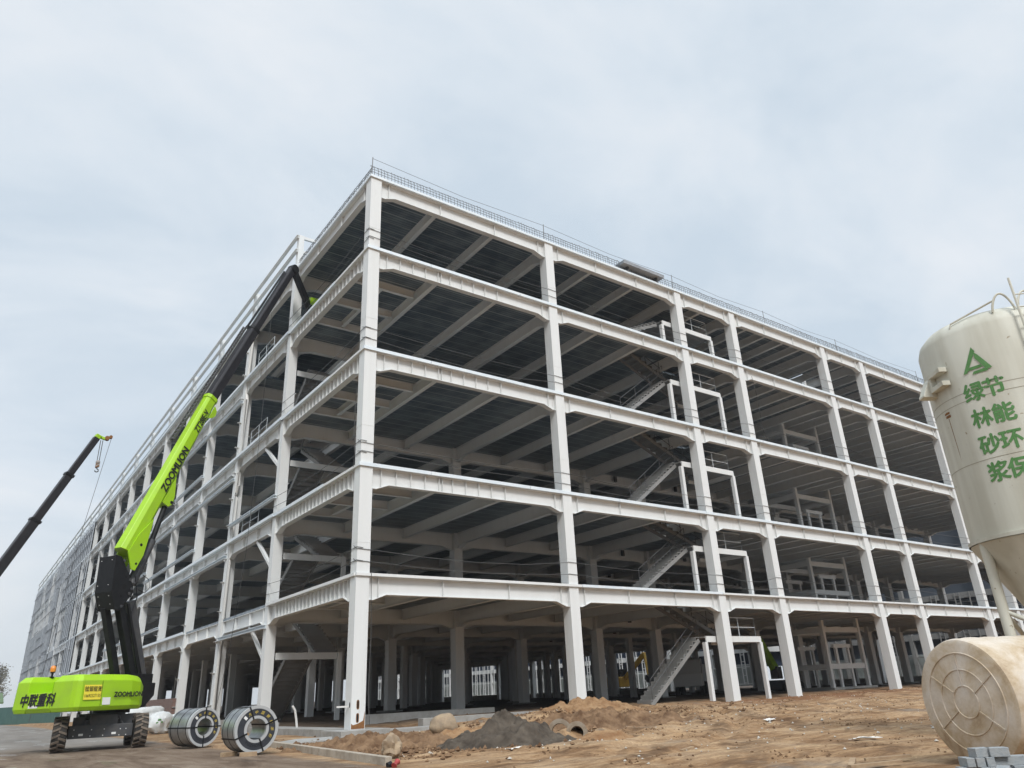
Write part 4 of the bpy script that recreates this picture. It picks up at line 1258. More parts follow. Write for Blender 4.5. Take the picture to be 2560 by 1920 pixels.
# ------------------------------------------------------------------ steel coils
ZINC = mat('rolled steel', (0.42, 0.44, 0.45), 0.36, 0.85, color2=(0.30, 0.31, 0.32), noise_scale=4)
RIMW = mat('pale steel ring', (0.50, 0.515, 0.52), 0.4, 0.4)
CARD = mat('black wrap board', (0.020, 0.023, 0.030), 0.55, color2=(0.035, 0.038, 0.046), noise_scale=5)
def coil(c, az, label, rad=0.59, length=1.18, hole=0.27, twist=0.0):
    ax = Vector((math.sin(R(az)), math.cos(R(az)), 0))        # the front face looks along ax
    T = thing('steel_coil', (c[0], c[1], 0.0), label, 'steel coil', 'steel coils on the road')
    c = Vector((c[0], c[1], rad + 0.05))
    up = UZ; sd_ = ax.cross(up) * -1
    sd_ = up.cross(ax)
    mb = MB(); mb.lathe([(hole, -length), (rad - 0.01, -length), (rad, -length + 0.01), (rad, -0.01), (rad - 0.01, 0), (hole, 0), (hole, -length)], c, ax, 64, ref=UZ)
    B = mb.build('roll', ZINC, T, smooth=True)
    mb = MB(); mb.lathe([(hole + 0.07, 0.004), (hole + 0.07, 0.010), (rad - 0.075, 0.010), (rad - 0.075, 0.004)], c, ax, 64, ref=UZ); mb.build('face_board', CARD, T)
    for r0, r1 in ((hole - 0.004, hole + 0.068), (rad - 0.073, rad + 0.004)):
        mb = MB(); mb.lathe([(r0, -0.10), (r0, 0.016), (r1, 0.016), (r1, -0.10)], c, ax, 64, ref=UZ); mb.build('ring', RIMW, T, smooth=True)
    for h0 in (-length + 0.12, -length * 0.52, -0.14):
        mb = MB(); mb.lathe([(rad + 0.001, h0), (rad + 0.006, h0), (rad + 0.006, h0 + 0.03), (rad + 0.001, h0 + 0.03)], c, ax, 64, ref=UZ); mb.build('band', BLACKP, T)
    for a in (0, 90, 180, 270):
        a = R(a + twist + 4); d = up * math.cos(a) + sd_ * math.sin(a)
        tng = ax.cross(d)
        mb = MB(); mb.obox(c + d * ((hole + rad) / 2) + ax * 0.022, d * ((rad - hole) / 2 + 0.006), tng * 0.02, ax * 0.004)
        mb.obox(c + d * (rad + 0.008) + ax * (-length / 2), d * 0.003, tng * 0.02, ax * (length / 2 + 0.02))
        mb.obox(c + d * (hole - 0.006) + ax * (-length / 2), d * 0.003, tng * 0.02, ax * (length / 2 + 0.02))
        mb.build('strap', BLACKP, T)
    txt = '为中国钢铁添彩'
    for q, ch in enumerate(txt):
        a = R(-30 + q * 24); d = up * math.cos(a) + sd_ * math.sin(a) * 1
        ex_ = up * -math.sin(a) + sd_ * math.cos(a)
        q_ = text_mb(ch, 0.095, c + d * (hole + 0.150) + ax * 0.011, ex_, d, shear=0.25)
        q_.build('lettering', YINK, T, fixn=False)
    for q, ch in enumerate('YUZHONG'):
        a = R(-140 - q * 11.0); d = up * math.cos(a) + sd_ * math.sin(a)
        ex_ = up * math.sin(a) - sd_ * math.cos(a)
        q_ = text_mb(ch, 0.10, c + d * (hole + 0.14) + ax * 0.011, ex_, -d)
        q_.build('lettering', BLACKP, T, fixn=False)
    q_ = MB(); a = R(-48); d = up * math.cos(a) + sd_ * math.sin(a); tng = ax.cross(d)
    q_.obox(c + d * (hole + 0.16) + ax * 0.012, d * 0.05, tng * 0.035, ax * 0.001); q_.build('paper_tag', WHITEST, T)
    return T
coil((-5.24, 0.02), 162, 'banded steel coil next to the boom lift wheel, with a clear inner bore', twist=-4)
coil((-5.42, -6.0), 179, 'banded steel coil by the concrete kerb end, with a twin ring and slipped straps', twist=-26)
for q, (x, y, a) in enumerate(((-4.85, -0.5, 0.2), (-4.35, -0.55, 0.1), (-5.95, -5.5, 0.3), (-5.65, -6.2, -0.2))):
    mb = MB(); mb.obox((x, y, 0.05), (0.22 * math.cos(a), 0.22 * math.sin(a), 0), (-0.07 * math.sin(a), 0.07 * math.cos(a), 0), (0, 0, 0.055))
    o = mb.build('timber_chock', WOOD, None, loc=(x, y, 0), bevel=0.006)
    tag(o, ['short timber block wedged under the front of the coil near the lift', 'second timber block beside the coil near the lift, nearer the kerb', 'timber block wedged at the left under the coil by the kerb', 'timber block wedged under the middle of the coil by the kerb'][q], 'wood block', 'timber chocks')

# ------------------------------------------------------------------ bulk bags, low brick wall
BAG = mat('white woven bag', (0.66, 0.67, 0.66), 0.7, color2=(0.52, 0.54, 0.54), noise_scale=5, bump=1.0, bump_scale=3.5)
def blob(c, rx, ry, rz, amp, seed, m_, name, label, cat, group=None, flat=0.0, n=28, freq=1.3, parent=None):
    mb = MB(); vs = []; fs = []
    nr, ns = n, n // 2
    for i in range(ns + 1):
        th = math.pi * i / ns
        for j in range(nr):
            ph = 2 * math.pi * j / nr
            d = Vector((math.sin(th) * math.cos(ph), math.sin(th) * math.sin(ph), math.cos(th)))
            k_ = 1 + amp * noise.fractal(d * freq + Vector((seed, seed * 2.3, 0)), 1.0, 2.0, 4)
            z = d.z * rz * k_
            vs.append((c[0] + d.x * rx * k_, c[1] + d.y * ry * k_, c[2] + max(z, -flat * rz if flat else z)))
    for i in range(ns):
        for j in range(nr):
            a = i * nr + j; b = i * nr + (j + 1) % nr
            fs.append((a, b, b + nr, a + nr))
    mb.add(vs, fs)
    o = mb.build(name, m_, None, smooth=True, loc=(c[0], c[1], c[2] - (flat if flat else 1) * rz))
    return tag(o, label, cat, group)
blob((-2.75, 18.6, 0.52), 0.62, 0.62, 0.58, 0.34, 1.0, BAG, 'bulk_bag', 'white woven bulk bag slumped against the lift wheel', 'bulk bag', 'white bulk bags', flat=0.85)
blob((-1.9, 19.2, 0.42), 0.55, 0.55, 0.48, 0.34, 4.0, BAG, 'bulk_bag', 'small white bulk bag lying between its heap and the brick wall', 'bulk bag', 'white bulk bags', flat=0.85)
blob((-3.3, 20.6, 0.95), 1.3, 0.7, 0.45, 0.3, 8.0, BAG, 'bulk_bag', 'wide white bulk bag with green print lying on top behind the lift', 'bulk bag', 'white bulk bags', flat=0.9)
mb = MB()
for k_, (a_, b_) in enumerate(((0.0, 0.10), (0.10, -0.02), (-0.08, -0.04))):
    mb.obox((-2.95 + a_, 17.93 + abs(a_) * 0.2, 0.62 + b_), (0.07, 0, 0), (0, 0.03, 0.01), (0.01, 0, 0.035))
o = mb.build('bag_print', GREENINK, None, loc=(-2.95, 17.93, 0.6))
bpar = [q for q in bpy.data.objects if q.name.startswith('bulk_bag')][0]
o.parent = bpar; o.matrix_parent_inverse = Matrix.Translation(-Vector(bpar.location))
def brick_mat():
    mt = bpy.data.materials.new('red brick'); mt.use_nodes = True; t = mt.node_tree; b = t.nodes['Principled BSDF']
    g = t.nodes.new('ShaderNodeNewGeometry'); sp = t.nodes.new('ShaderNodeSeparateXYZ'); cb_ = t.nodes.new('ShaderNodeCombineXYZ')
    t.links.new(g.outputs['Position'], sp.inputs[0]); t.links.new(sp.outputs['Y'], cb_.inputs[0]); t.links.new(sp.outputs['Z'], cb_.inputs[1])
    br = t.nodes.new('ShaderNodeTexBrick'); br.inputs['Scale'].default_value = 4.2; br.inputs['Color1'].default_value = (0.17, 0.085, 0.065, 1); br.inputs['Color2'].default_value = (0.11, 0.06, 0.05, 1); br.inputs['Mortar'].default_value = (0.24, 0.22, 0.20, 1)
    br.inputs['Mortar Size'].default_value = 0.025
    t.links.new(cb_.outputs[0], br.inputs['Vector']); t.links.new(br.outputs['Color'], b.inputs['Base Color']); b.inputs['Roughness'].default_value = 0.9
    return mt
BRICK = brick_mat()
mb = MB(); mb.box(-0.22, 27.95, 0.0, -0.005, 36.3, 1.85)
bw = mb.build('brick_wall', BRICK, None, loc=(0, 32, 0)); tag(bw, 'low red brick wall between two columns behind the steel coils', 'wall')

# ------------------------------------------------------------------ mortar silo
SC = Vector((-12.491 + 19 * math.sin(R(72.25)), -28.0115 + 19 * math.cos(R(72.25)), 0))
def silo_mat():
    mt = bpy.data.materials.new('silo paint'); mt.use_nodes = True; t = mt.node_tree; b = t.nodes['Principled BSDF']
    g = t.nodes.new('ShaderNodeNewGeometry'); lk = t.links.new
    mpn = t.nodes.new('ShaderNodeMapping'); mpn.inputs['Scale'].default_value = (1, 1, 0.08); lk(g.outputs['Position'], mpn.inputs[0])
    n = t.nodes.new('ShaderNodeTexNoise'); n.inputs['Scale'].default_value = 2.2; n.inputs['Detail'].default_value = 6; lk(mpn.outputs[0], n.inputs['Vector'])
    r = t.nodes.new('ShaderNodeValToRGB'); r.color_ramp.elements[0].position = 0.34; r.color_ramp.elements[0].color = (0.47, 0.455, 0.375, 1); r.color_ramp.elements[1].position = 0.6; r.color_ramp.elements[1].color = (0.60, 0.595, 0.515, 1)
    lk(n.outputs['Fac'], r.inputs[0])
    n2 = t.nodes.new('ShaderNodeTexNoise'); n2.inputs['Scale'].default_value = 9; n2.inputs['Detail'].default_value = 4; lk(g.outputs['Position'], n2.inputs['Vector'])
    r2 = t.nodes.new('ShaderNodeValToRGB'); r2.color_ramp.elements[0].position = 0.70; r2.color_ramp.elements[0].color = (0, 0, 0, 1); r2.color_ramp.elements[1].position = 0.74; r2.color_ramp.elements[1].color = (1, 1, 1, 1)
    lk(n2.outputs['Fac'], r2.inputs[0])
    mx = t.nodes.new('ShaderNodeMix'); mx.data_type = 'RGBA'; lk(r2.outputs[0], mx.inputs['Factor']); lk(r.outputs[0], mx.inputs['A']); mx.inputs['B'].default_value = (0.30, 0.25, 0.17, 1)
    lk(mx.outputs['Result'], b.inputs['Base Color']); b.inputs['Roughness'].default_value = 0.55
    n3 = t.nodes.new('ShaderNodeTexNoise'); n3.inputs['Scale'].default_value = 1.2; lk(g.outputs['Position'], n3.inputs['Vector'])
    bp = t.nodes.new('ShaderNodeBump'); bp.inputs['Strength'].default_value = 0.3; bp.inputs['Distance'].default_value = 0.06; lk(n3.outputs['Fac'], bp.inputs['Height']); lk(bp.outputs[0], b.inputs['Normal'])
    return mt
SILO = silo_mat()
ST = thing('mortar_silo', SC, 'tall cream mortar silo with green writing standing on tubular legs behind the fallen tank', 'silo')
SR = 1.52
mb = MB(); mb.lathe([(SR + 0.05, 3.70), (SR + 0.05, 3.78), (SR, 3.79), (SR, 4.9), (SR, 6.0), (SR, 7.1), (SR, 8.15), (SR - 0.06, 8.33), (SR - 0.2, 8.48), (SR - 0.6, 8.62), (0.02, 8.72)], SC, n=96); mb.build('body', SILO, ST, smooth=True)
mb = MB(); mb.lathe([(SR + 0.02, 3.695), (0.9, 2.45), (0.25, 1.35), (0.2, 1.1), (0.0, 1.1)], SC, n=64); mb.build('hopper', SILO, ST, smooth=True)
sa = math.atan2(-28.0115 - SC.y, -12.491 - SC.x)    # angle at the silo of the camera side
lg = []
for q in range(4):
    a = sa - R(58) + q * math.pi / 2
    p = Vector((SC.x + 1.44 * math.cos(a), SC.y + 1.44 * math.sin(a), 0)); lg.append(p)
    mb = MB(); mb.tube([p + UZ * 0.02, p + UZ * 3.72], 0.10, 18); mb.build('leg', SILO, ST, smooth=True)
for q in range(4):
    a, b = lg[q], lg[(q + 1) % 4]
    mb = MB(); mb.tube([a + UZ * 2.35, b + UZ * 1.15], 0.045, 10); mb.tube([a + UZ * 1.15, b + UZ * 2.35], 0.045, 10); mb.build('brace', SILO, ST, smooth=True)
def wrap_factory(ang0, z0, shear=0.0):
    def f(x, y, z):
        a = ang0 + x / SR
        r_ = SR + z
        return Vector((SC.x + r_ * math.cos(a), SC.y + r_ * math.sin(a), z0 + y))
    return f
for txt, dg_, z in (('绿', -22.2, 6.70), ('节', -7.1, 6.70), ('林', -22.0, 6.12), ('能', -6.2, 6.12), ('砂', -22.2, 5.54), ('环', -6.6, 5.54), ('浆', -21.8, 4.955), ('保', -7.0, 4.955)):
    text_mb(txt, 0.43, (0, 0, 0), (1, 0, 0), (0, 1, 0), bold=0.014, lift=0.004, wrap=wrap_factory(sa + R(dg_), z)).build('lettering', GREENINK, ST, fixn=False)
def logo_poly(pts):
    f = wrap_factory(sa + R(-14.7), 7.1); mb = MB()
    mb.add([f(x, y, 0.016) for x, y in pts], [tuple(range(len(pts)))]); return mb
for pts in ([(-0.28, 0.06), (-0.20, 0.06), (0.06, 0.49), (0.01, 0.60)], [(0.03, 0.47), (0.09, 0.40), (0.28, 0.05), (0.21, 0.03), (0.17, 0.04), (0.02, 0.34)], [(-0.17, 0.10), (-0.13, 0.17), (0.09, 0.17), (0.12, 0.11)], [(-0.11, 0.0), (-0.07, 0.06), (0.16, 0.07), (0.20, 0.0)]):
    logo_poly(pts).build('emblem', GREENINK, ST)
# lifting bracket, ladder hoop
ba = sa - R(55)
bc_ = Vector((SC.x + SR * math.cos(ba), SC.y + SR * math.sin(ba), 0)); bo = Vector((math.cos(ba), math.sin(ba), 0)); bt = Vector((-math.sin(ba), math.cos(ba), 0))
mb = MB()
for dz in (7.12, 7.44): mb.obox(bc_ + bo * 0.04 + bt * 0.22 + UZ * dz, bo * 0.09, bt * 0.24, UZ * 0.055)
mb.obox(bc_ + bo * 0.05 - bt * 0.02 + UZ * 7.28, bo * 0.07, bt * 0.05, UZ * 0.21)
mb.prism([(-0.02, 6.98), (0.30, 7.0), (0.30, 7.04), (0.10, 7.42), (-0.02, 7.5)], Vector((bc_.x, bc_.y, 0)), bo, UZ, bt, -0.30, -0.06)
mb.build('lifting_bracket', SILO, ST, bevel=0.01)
mb = MB(); p = lambda a_, r_, z: Vector((SC.x + r_ * math.cos(a_), SC.y + r_ * math.sin(a_), z))
mb.tube([p(sa - R(26.3), 1.46, 8.30), p(sa - R(25), 1.46, 8.40), p(sa + R(11), 1.46, 8.63)], 0.022, 8)
for d0 in (8.0, 27.0):
    pts = [p(sa + R(d0 + 16.5 * q / 12), 1.47, 8.36 + 0.40 * math.sin(math.pi * q / 12) ** 0.7) for q in range(13)]
    mb.tube(pts, 0.024, 8)
mb.build('guard_hoop', SILO, ST, smooth=True)
LAD = MB(); a1 = sa + R(31)
for da in (-0.13, 0.13): LAD.tube([p(a1 + da, SR + 0.14, 3.0), p(a1 + da, SR + 0.14, 9.0)], 0.025, 6)
for z in np.arange(3.2, 8.9, 0.3): LAD.tube([p(a1 - 0.13, SR + 0.14, float(z)), p(a1 + 0.13, SR + 0.14, float(z))], 0.015, 5)
LAD.build('ladder', SILO, ST)
mb = MB()
for da, z, h in ((0.06, 6.50, 0.035), (0.07, 6.42, 0.03), (0.065, 6.46, 0.012)):
    f = wrap_factory(ba + da, z); mb.add([f(x, y, 0.004) for x, y in ((-0.09, 0), (0.08, -0.01), (0.10, h), (0.0, h * 1.4), (-0.07, h))], [(0, 1, 2, 3, 4)])
f = wrap_factory(ba + 0.07, 5.4); mb.add([f(x, y, 0.003) for x, y in ((-0.008, 1.0), (0.008, 1.0), (0.02, 0.3), (0.012, 0.0))], [(0, 1, 2, 3)])
mb.build('rust_stain', RUSTY, ST)
mb = MB()
for z in (6.78, 6.60, 5.28): mb.lathe([(SR + 0.003, z - 0.006), (SR + 0.0045, z), (SR + 0.003, z + 0.006)], SC, n=96)
mb.build('weld_seam', mat('weld seam', (0.30, 0.27, 0.20), 0.7), ST, smooth=True)

# ------------------------------------------------------------------ fallen plastic tank
def tank_mat():
    mt = bpy.data.materials.new('stained plastic'); mt.use_nodes = True; t = mt.node_tree; b = t.nodes['Principled BSDF']; lk = t.links.new
    g = t.nodes.new('ShaderNodeNewGeometry')
    n = t.nodes.new('ShaderNodeTexNoise'); n.inputs['Scale'].default_value = 1.5; n.inputs['Detail'].default_value = 8; n.inputs['Roughness'].default_value = 0.65; n.inputs['Distortion'].default_value = 0.4
    lk(g.outputs['Position'], n.inputs['Vector'])
    r = t.nodes.new('ShaderNodeValToRGB'); el = r.color_ramp.elements
    el[0].position = 0.30; el[0].color = (0.26, 0.165, 0.085, 1); el[1].position = 0.66; el[1].color = (0.62, 0.56, 0.49, 1)
    q = el.new(0.43); q.color = (0.46, 0.36, 0.24, 1); q = el.new(0.53); q.color = (0.56, 0.48, 0.38, 1)
    lk(n.outputs['Fac'], r.inputs[0])
    n2 = t.nodes.new('ShaderNodeTexNoise'); n2.inputs['Scale'].default_value = 22; n2.inputs['Detail'].default_value = 4; lk(g.outputs['Position'], n2.inputs['Vector'])
    mx = t.nodes.new('ShaderNodeMix'); mx.data_type = 'RGBA'; mx.blend_type = 'MULTIPLY'; mx.inputs['Factor'].default_value = 0.3
    lk(r.outputs[0], mx.inputs['A']); lk(n2.outputs['Color'], mx.inputs['B']); 
    r3 = t.nodes.new('ShaderNodeValToRGB'); r3.color_ramp.elements[0].color = (0.5, 0.45, 0.4, 1); r3.color_ramp.elements[1].position = 0.6; r3.color_ramp.elements[1].color = (1, 1, 1, 1)
    lk(n2.outputs['Fac'], r3.inputs[0]); lk(r3.outputs[0], mx.inputs['B'])
    lk(mx.outputs['Result'], b.inputs['Base Color']); b.inputs['Roughness'].default_value = 0.6
    return mt
TANKM = tank_mat()
TC = Vector((-0.54, -22.46, 0.86)); TR = 0.86
TA = Vector((0.93, -0.36, 0)).normalized()      # axis pointing away from the visible end
TN = -TA
TK = thing('storage_tank', (TC.x + TA.x * 1.6, TC.y + TA.y * 1.6, 0), 'cream plastic water tank lying on its side with a brown stained ribbed end', 'tank')
mb = MB()
prof = [(0.0, 0.0), (TR - 0.07, 0.0), (TR - 0.02, 0.02), (TR, 0.07)]
h = 0.25
while h < 3.0:
    prof += [(TR, h), (TR + 0.012, h + 0.03), (TR + 0.012, h + 0.10), (TR, h + 0.13)]
    h += 0.32
prof += [(TR, 3.2), (TR - 0.1, 3.35), (0.5, 3.5), (0.0, 3.52)]
mb.lathe(prof, TC, TA, 96); mb.build('shell', TANKM, TK, smooth=True)
tu = UZ; ts = TN.cross(UZ) * -1
mb = MB()
for r_ in (0.215, 0.435, 0.66):
    k_ = 0.011
    mb.lathe([(r_ - k_, 0.0), (r_ - k_ * 0.5, 0.012), (r_ + k_ * 0.5, 0.012), (r_ + k_, 0.0)], TC, TN, 64)
for q in (90, 33, -33, 213, 147):
    a = R(q)
    d = tu * math.sin(a) + ts * math.cos(a); tg = TN.cross(d)
    mb.obox(TC + d * 0.4375 + TN * 0.004, d * 0.21, tg * 0.010, TN * 0.009)
mb.build('moulded_rib', TANKM, TK, smooth=True)

# ------------------------------------------------------------------ paving blocks before the tank
BLK = mat('grey paving block', (0.24, 0.265, 0.28), 0.9, color2=(0.32, 0.33, 0.33), noise_scale=12, bump=0.3, bump_scale=60)
Bx = Vector((0.81, -0.58, 0)).normalized(); By = Vector((0.58, 0.81, 0)).normalized()
BO = Vector((-2.30, -23.06, 0.0))
rb_ = random.Random(8)
lay = [[(0.02, 0), (0.16, 1), (0.28, 1), (0.42, 0), (0.62, 0), (0.78, 1)], [(0.05, 0), (0.20, 1), (0.31, 1), (0.46, 0), (0.66, 0)], [(0.07, 1), (0.18, 1), (0.29, 1), (0.47, 0), (0.68, 0)], [(0.24, 0), (0.42, 0)]]
for k, row in enumerate(lay):
    for a, up in row:
        rot = rb_.uniform(-0.18, 0.18); b = rb_.uniform(-0.04, 0.05)
        c = BO + Bx * a + By * b + UZ * (0.05 + 0.101 * k)
        ex_ = (Bx * math.cos(rot) + By * math.sin(rot)); ey_ = UZ.cross(ex_)
        mb = MB(); mb.obox(c, ex_ * (0.112 if not up else 0.048), ey_ * (0.07 if not up else 0.112), UZ * 0.05)
        o = mb.build('paving_block', BLK, None, loc=(c.x, c.y, c.z - 0.05), bevel=0.004)
        tag(o, 'grey concrete paving block in the loose heap before the fallen tank', 'paving block', 'grey paving blocks in a heap')
for x, y, rot, tl in ((0.30, -0.24, 0.7, 0.5), (0.55, -0.26, -0.3, 0.0)):
    c = BO + Bx * x + By * y + UZ * (0.08 + tl * 0.1)
    ex_ = (Bx * math.cos(rot) + By * math.sin(rot) + UZ * tl).normalized(); ey_ = UZ.cross(ex_).normalized(); ez_ = ex_.cross(ey_)
    mb = MB(); mb.obox(c, ex_ * 0.112, ey_ * 0.07, ez_ * 0.05)
    o = mb.build('paving_block', BLK, None, loc=(c.x, c.y, 0.0), bevel=0.004)
    tag(o, 'grey concrete paving block fallen ' + ('askew' if tl else 'flat') + ' at the front of the block heap', 'paving block', 'grey paving blocks in a heap')

# ------------------------------------------------------------------ heaps, boulders, pipes, kerb
def heap_mat(name, c1, c2, sc=2.0):
    return mat(name, c1, 0.95, color2=c2, noise_scale=sc, detail=8, bump=1.0, bump_scale=7, spec=0.2)
SAND = heap_mat('grey sand', (0.050, 0.040, 0.031), (0.12, 0.098, 0.076), 3)
CLAY = heap_mat('clay clods', (0.095, 0.052, 0.028), (0.26, 0.165, 0.095), 2.5)
CLAY2 = heap_mat('ochre clay', (0.20, 0.105, 0.05), (0.34, 0.22, 0.12), 2.5)
def heap(name, c, rx, ry, h, seed, m_, label, n=130, rough=0.25, pw=1.3, rot=0.0, fr=1.6):
    mb = MB(); vs = []; fs = []
    cr_, sr_ = math.cos(rot), math.sin(rot)
    for j in range(n + 1):
        for i in range(n + 1):
            u, v = -1 + 2 * i / n, -1 + 2 * j / n
            d = math.hypot(u, v)
            k_ = max(0.0, 1 - d ** pw)
            x = u * rx; y = v * ry
            X, Y = c[0] + x * cr_ - y * sr_, c[1] + x * sr_ + y * cr_
            nz = fbm(X, Y, seed, fr, 5) * rough * h * (0.35 + k_) * (1 if d < 1 else max(0, 1 - (d - 1) * 4))
            z = ground_z(X, Y) - 0.05 + h * k_ + nz + (0.03 if d < 0.95 else -0.05 * (d - 0.9))
            vs.append((X, Y, z))
    for j in range(n):
        for i in range(n):
            fs.append((j * (n + 1) + i, j * (n + 1) + i + 1, (j + 1) * (n + 1) + i + 1, (j + 1) * (n + 1) + i))
    mb.add(vs, fs)
    o = mb.build(name, m_, None, smooth=True, fixn=False, loc=(c[0], c[1], ground_z(c[0], c[1])))
    return tag(o, label, 'heap')
heap('sand_heap', (-0.30, -10.6), 2.0, 1.25, 0.76, 2.0, SAND, 'pointed heap of dark grey sand in front of the frame', rough=0.42, pw=1.15, rot=-0.6, fr=1.6)
heap('soil_heap', (-2.2, -7.2), 3.2, 1.4, 0.30, 5.0, CLAY, 'low ragged heap of brown clay clods beside the corner column', rough=0.65, fr=3.0, rot=-0.75)
heap('soil_heap', (0.6, -8.0), 1.7, 1.0, 0.5, 9.0, CLAY2, 'small ochre clay heap just behind the grey sand heap', rough=0.5, rot=-0.6)
heap('soil_heap', (6.2, -6.6), 3.8, 1.5, 0.42, 12.0, CLAY, 'long brown soil heap behind the broken concrete pipes', rough=0.5, fr=2.4, rot=-0.6)
heap('soil_heap', (10.3, -2.0), 2.6, 1.2, 0.35, 14.0, CLAY2, 'loose earth heap around the foot of the second front column', rough=0.4, fr=2.2, rot=-0.3)
heap('soil_heap', (2.0, -11.9), 1.0, 0.7, 0.25, 21.0, CLAY2, 'little mound of earth against the broken concrete pipes', rough=0.35, fr=2.4)
ROCK = mat('sandstone', (0.34, 0.25, 0.16), 0.9, color2=(0.24, 0.185, 0.13), noise_scale=4, bump=0.6, bump_scale=12)
blob((0.45, -6.05, 0.38), 0.46, 0.42, 0.36, 0.14, 3.0, ROCK, 'boulder', 'rounded tan boulder resting on the clay between the heaps', 'boulder', flat=0.8, n=40)
blob((-3.95, -11.2, 0.20), 0.22, 0.20, 0.27, 0.55, 11.0, ROCK, 'boulder', 'upright grey brown broken rock near the end of the kerb', 'boulder', flat=0.85, n=30)
# broken concrete pipes
PIPEM = mat('muddy concrete', (0.27, 0.23, 0.18), 0.9, color2=(0.19, 0.135, 0.085), noise_scale=4)
for q, (x, y, rr, lb) in enumerate(((2.15, -9.75, 0.30, 'half buried concrete drain pipe, the larger of the pair beside the sand heap'), (1.95, -10.75, 0.25, 'half buried concrete drain pipe, the smaller tilted one of the pair beside the sand heap'))):
    T = thing('drain_pipe', (x, y, 0), lb, 'pipe', 'broken concrete pipes')
    ax = Vector((-0.62, -0.76, 0.05 if q == 0 else 0.18)).normalized()
    c = Vector((x, y, 0.15))
    mb = MB(); mb.lathe([(rr, 0), (rr, -1.1), (rr - 0.07, -1.1), (rr - 0.07, 0), (rr, 0)], c, ax, 32); mb.build('barrel', PIPEM, T, smooth=True)
    mb = MB(); mb.lathe([(rr + 0.001, -0.16), (rr + 0.05, -0.13), (rr + 0.05, 0.003), (rr - 0.03, 0.004)], c, ax, 32); mb.build('collar', PIPEM, T, smooth=True)
# kerb of concrete stones
KERBM = mat('stained kerb concrete', (0.42, 0.37, 0.30), 0.9, color2=(0.27, 0.22, 0.165), noise_scale=3, bump=0.3, bump_scale=20)
KT = [(-3.82, -2.6), (-4.09, -5.2), (-4.38, -8.0), (-4.71, -11.2), (-4.88, -12.9)]
for q in range(4):
    (xa, ya), (xb, yb) = KT[q], KT[q + 1]
    mb = MB(); mb.bar((xa, ya - 0.01, 0.02), (xb, yb + 0.01, 0.02), 0.15, 0.29)
    o = mb.build('kerb_stone', KERBM, None, loc=(xa, ya, 0), bevel=0.012)
    tag(o, ['concrete kerb stone next to the slab by the corner column foot', 'concrete kerb stone beside the kerbside steel coil', 'concrete kerb stone third along from the column, before the clay heap', 'last concrete kerb stone ending by the red can'][q], 'kerb', 'concrete kerb stones')
mb = MB(); mb.add([(-3.5, -3.4, 0.10), (-2.0, -3.1, 0.12), (-1.5, -1.9, 0.14), (-2.6, -1.5, 0.13), (-3.6, -2.2, 0.10), (-3.5, -3.4, -0.1), (-2.0, -3.1, -0.1), (-1.5, -1.9, -0.1), (-2.6, -1.5, -0.1), (-3.6, -2.2, -0.1)], [(0, 1, 2, 3, 4), (9, 8, 7, 6, 5), (0, 5, 6, 1), (1, 6, 7, 2), (2, 7, 8, 3), (3, 8, 9, 4), (4, 9, 5, 0)])
o = mb.build('concrete_slab', CONC, None, loc=(-2.6, -2.4, 0), bevel=0.02); tag(o, 'thin broken concrete slab lying between the corner column and the kerb', 'slab')
# bent reinforcement starter at the foundation
mb = MB(); mb.tube([(0.05, 5.6, 0.18), (-0.02, 5.6, 0.6), (-0.1, 5.6, 0.95), (-0.22, 5.6, 1.12)], 0.05, 8)
o = mb.build('bent_pipe', PVC, None, smooth=True, loc=(0.05, 5.6, 0.18)); tag(o, 'short bent white pipe sticking up from the side foundation', 'pipe')
# red can and plastic scraps
CANM = mat('red tin', (0.40, 0.05, 0.04), 0.4, color2=(0.22, 0.03, 0.03), noise_scale=6)
T = thing('crushed_can', (-4.98, -13.4, 0), 'crushed red and black can at the end of the kerb', 'can')
ax = Vector((0.7, 0.5, 0.35)).normalized()
mb = MB(); mb.lathe([(0.0, -0.09), (0.055, -0.09), (0.06, -0.08), (0.035, 0.0), (0.062, 0.07), (0.05, 0.09), (0.0, 0.09)], (-4.98, -13.4, 0.07), ax, 12); mb.build('body', CANM, T, smooth=True)
mb = MB(); mb.lathe([(0.0, -0.05), (0.055, -0.05), (0.06, 0.04), (0.0, 0.04)], (-5.06, -13.28, 0.05), (0.9, 0.1, 0.2), 12); mb.build('lid', BLACKP, T, smooth=True)
PLAS = mat('white plastic scrap', (0.70, 0.68, 0.64), 0.6)
rs = random.Random(11)
scr = [(-3.55, -10.6, 'crumpled white plastic bag on the clay near the broken rock'), (2.35, -11.9, 'white foam lump beside the smaller broken pipe'), (-1.55, -12.6, 'flat pale plastic scrap at the foot of the sand heap'), (8.6, -12.2, 'thin white plastic sheet lying on the open dirt'), (-4.7, -12.0, 'small torn white plastic scrap by the kerb'), (3.9, -18.1, 'long crumpled pale plastic strip on the dirt left of the tank')]
for q, (x, y, lb) in enumerate(scr):
    mb = MB(); vs = []; n = 7
    s1 = 0.16 if q != 5 else 0.5; s2 = 0.12
    for i in range(n):
        for j in range(n):
            X, Y = x + (i / (n - 1) - 0.5) * 2 * s1 + rs.uniform(-.02, .02), y + (j / (n - 1) - 0.5) * 2 * s2 + rs.uniform(-.02, .02)
            vs.append((X, Y, ground_z(X, Y) + 0.03 + rs.uniform(0, 0.09 if q < 2 else 0.04)))
    mb.add(vs, [(i * n + j, (i + 1) * n + j, (i + 1) * n + j + 1, i * n + j + 1) for i in range(n - 1) for j in range(n - 1)])
    o = mb.build('plastic_scrap', PLAS, None, fixn=False, loc=(x, y, 0)); so_ = o.modifiers.new('thickness', 'SOLIDIFY'); so_.thickness = 0.004
    tag(o, lb, 'scrap')
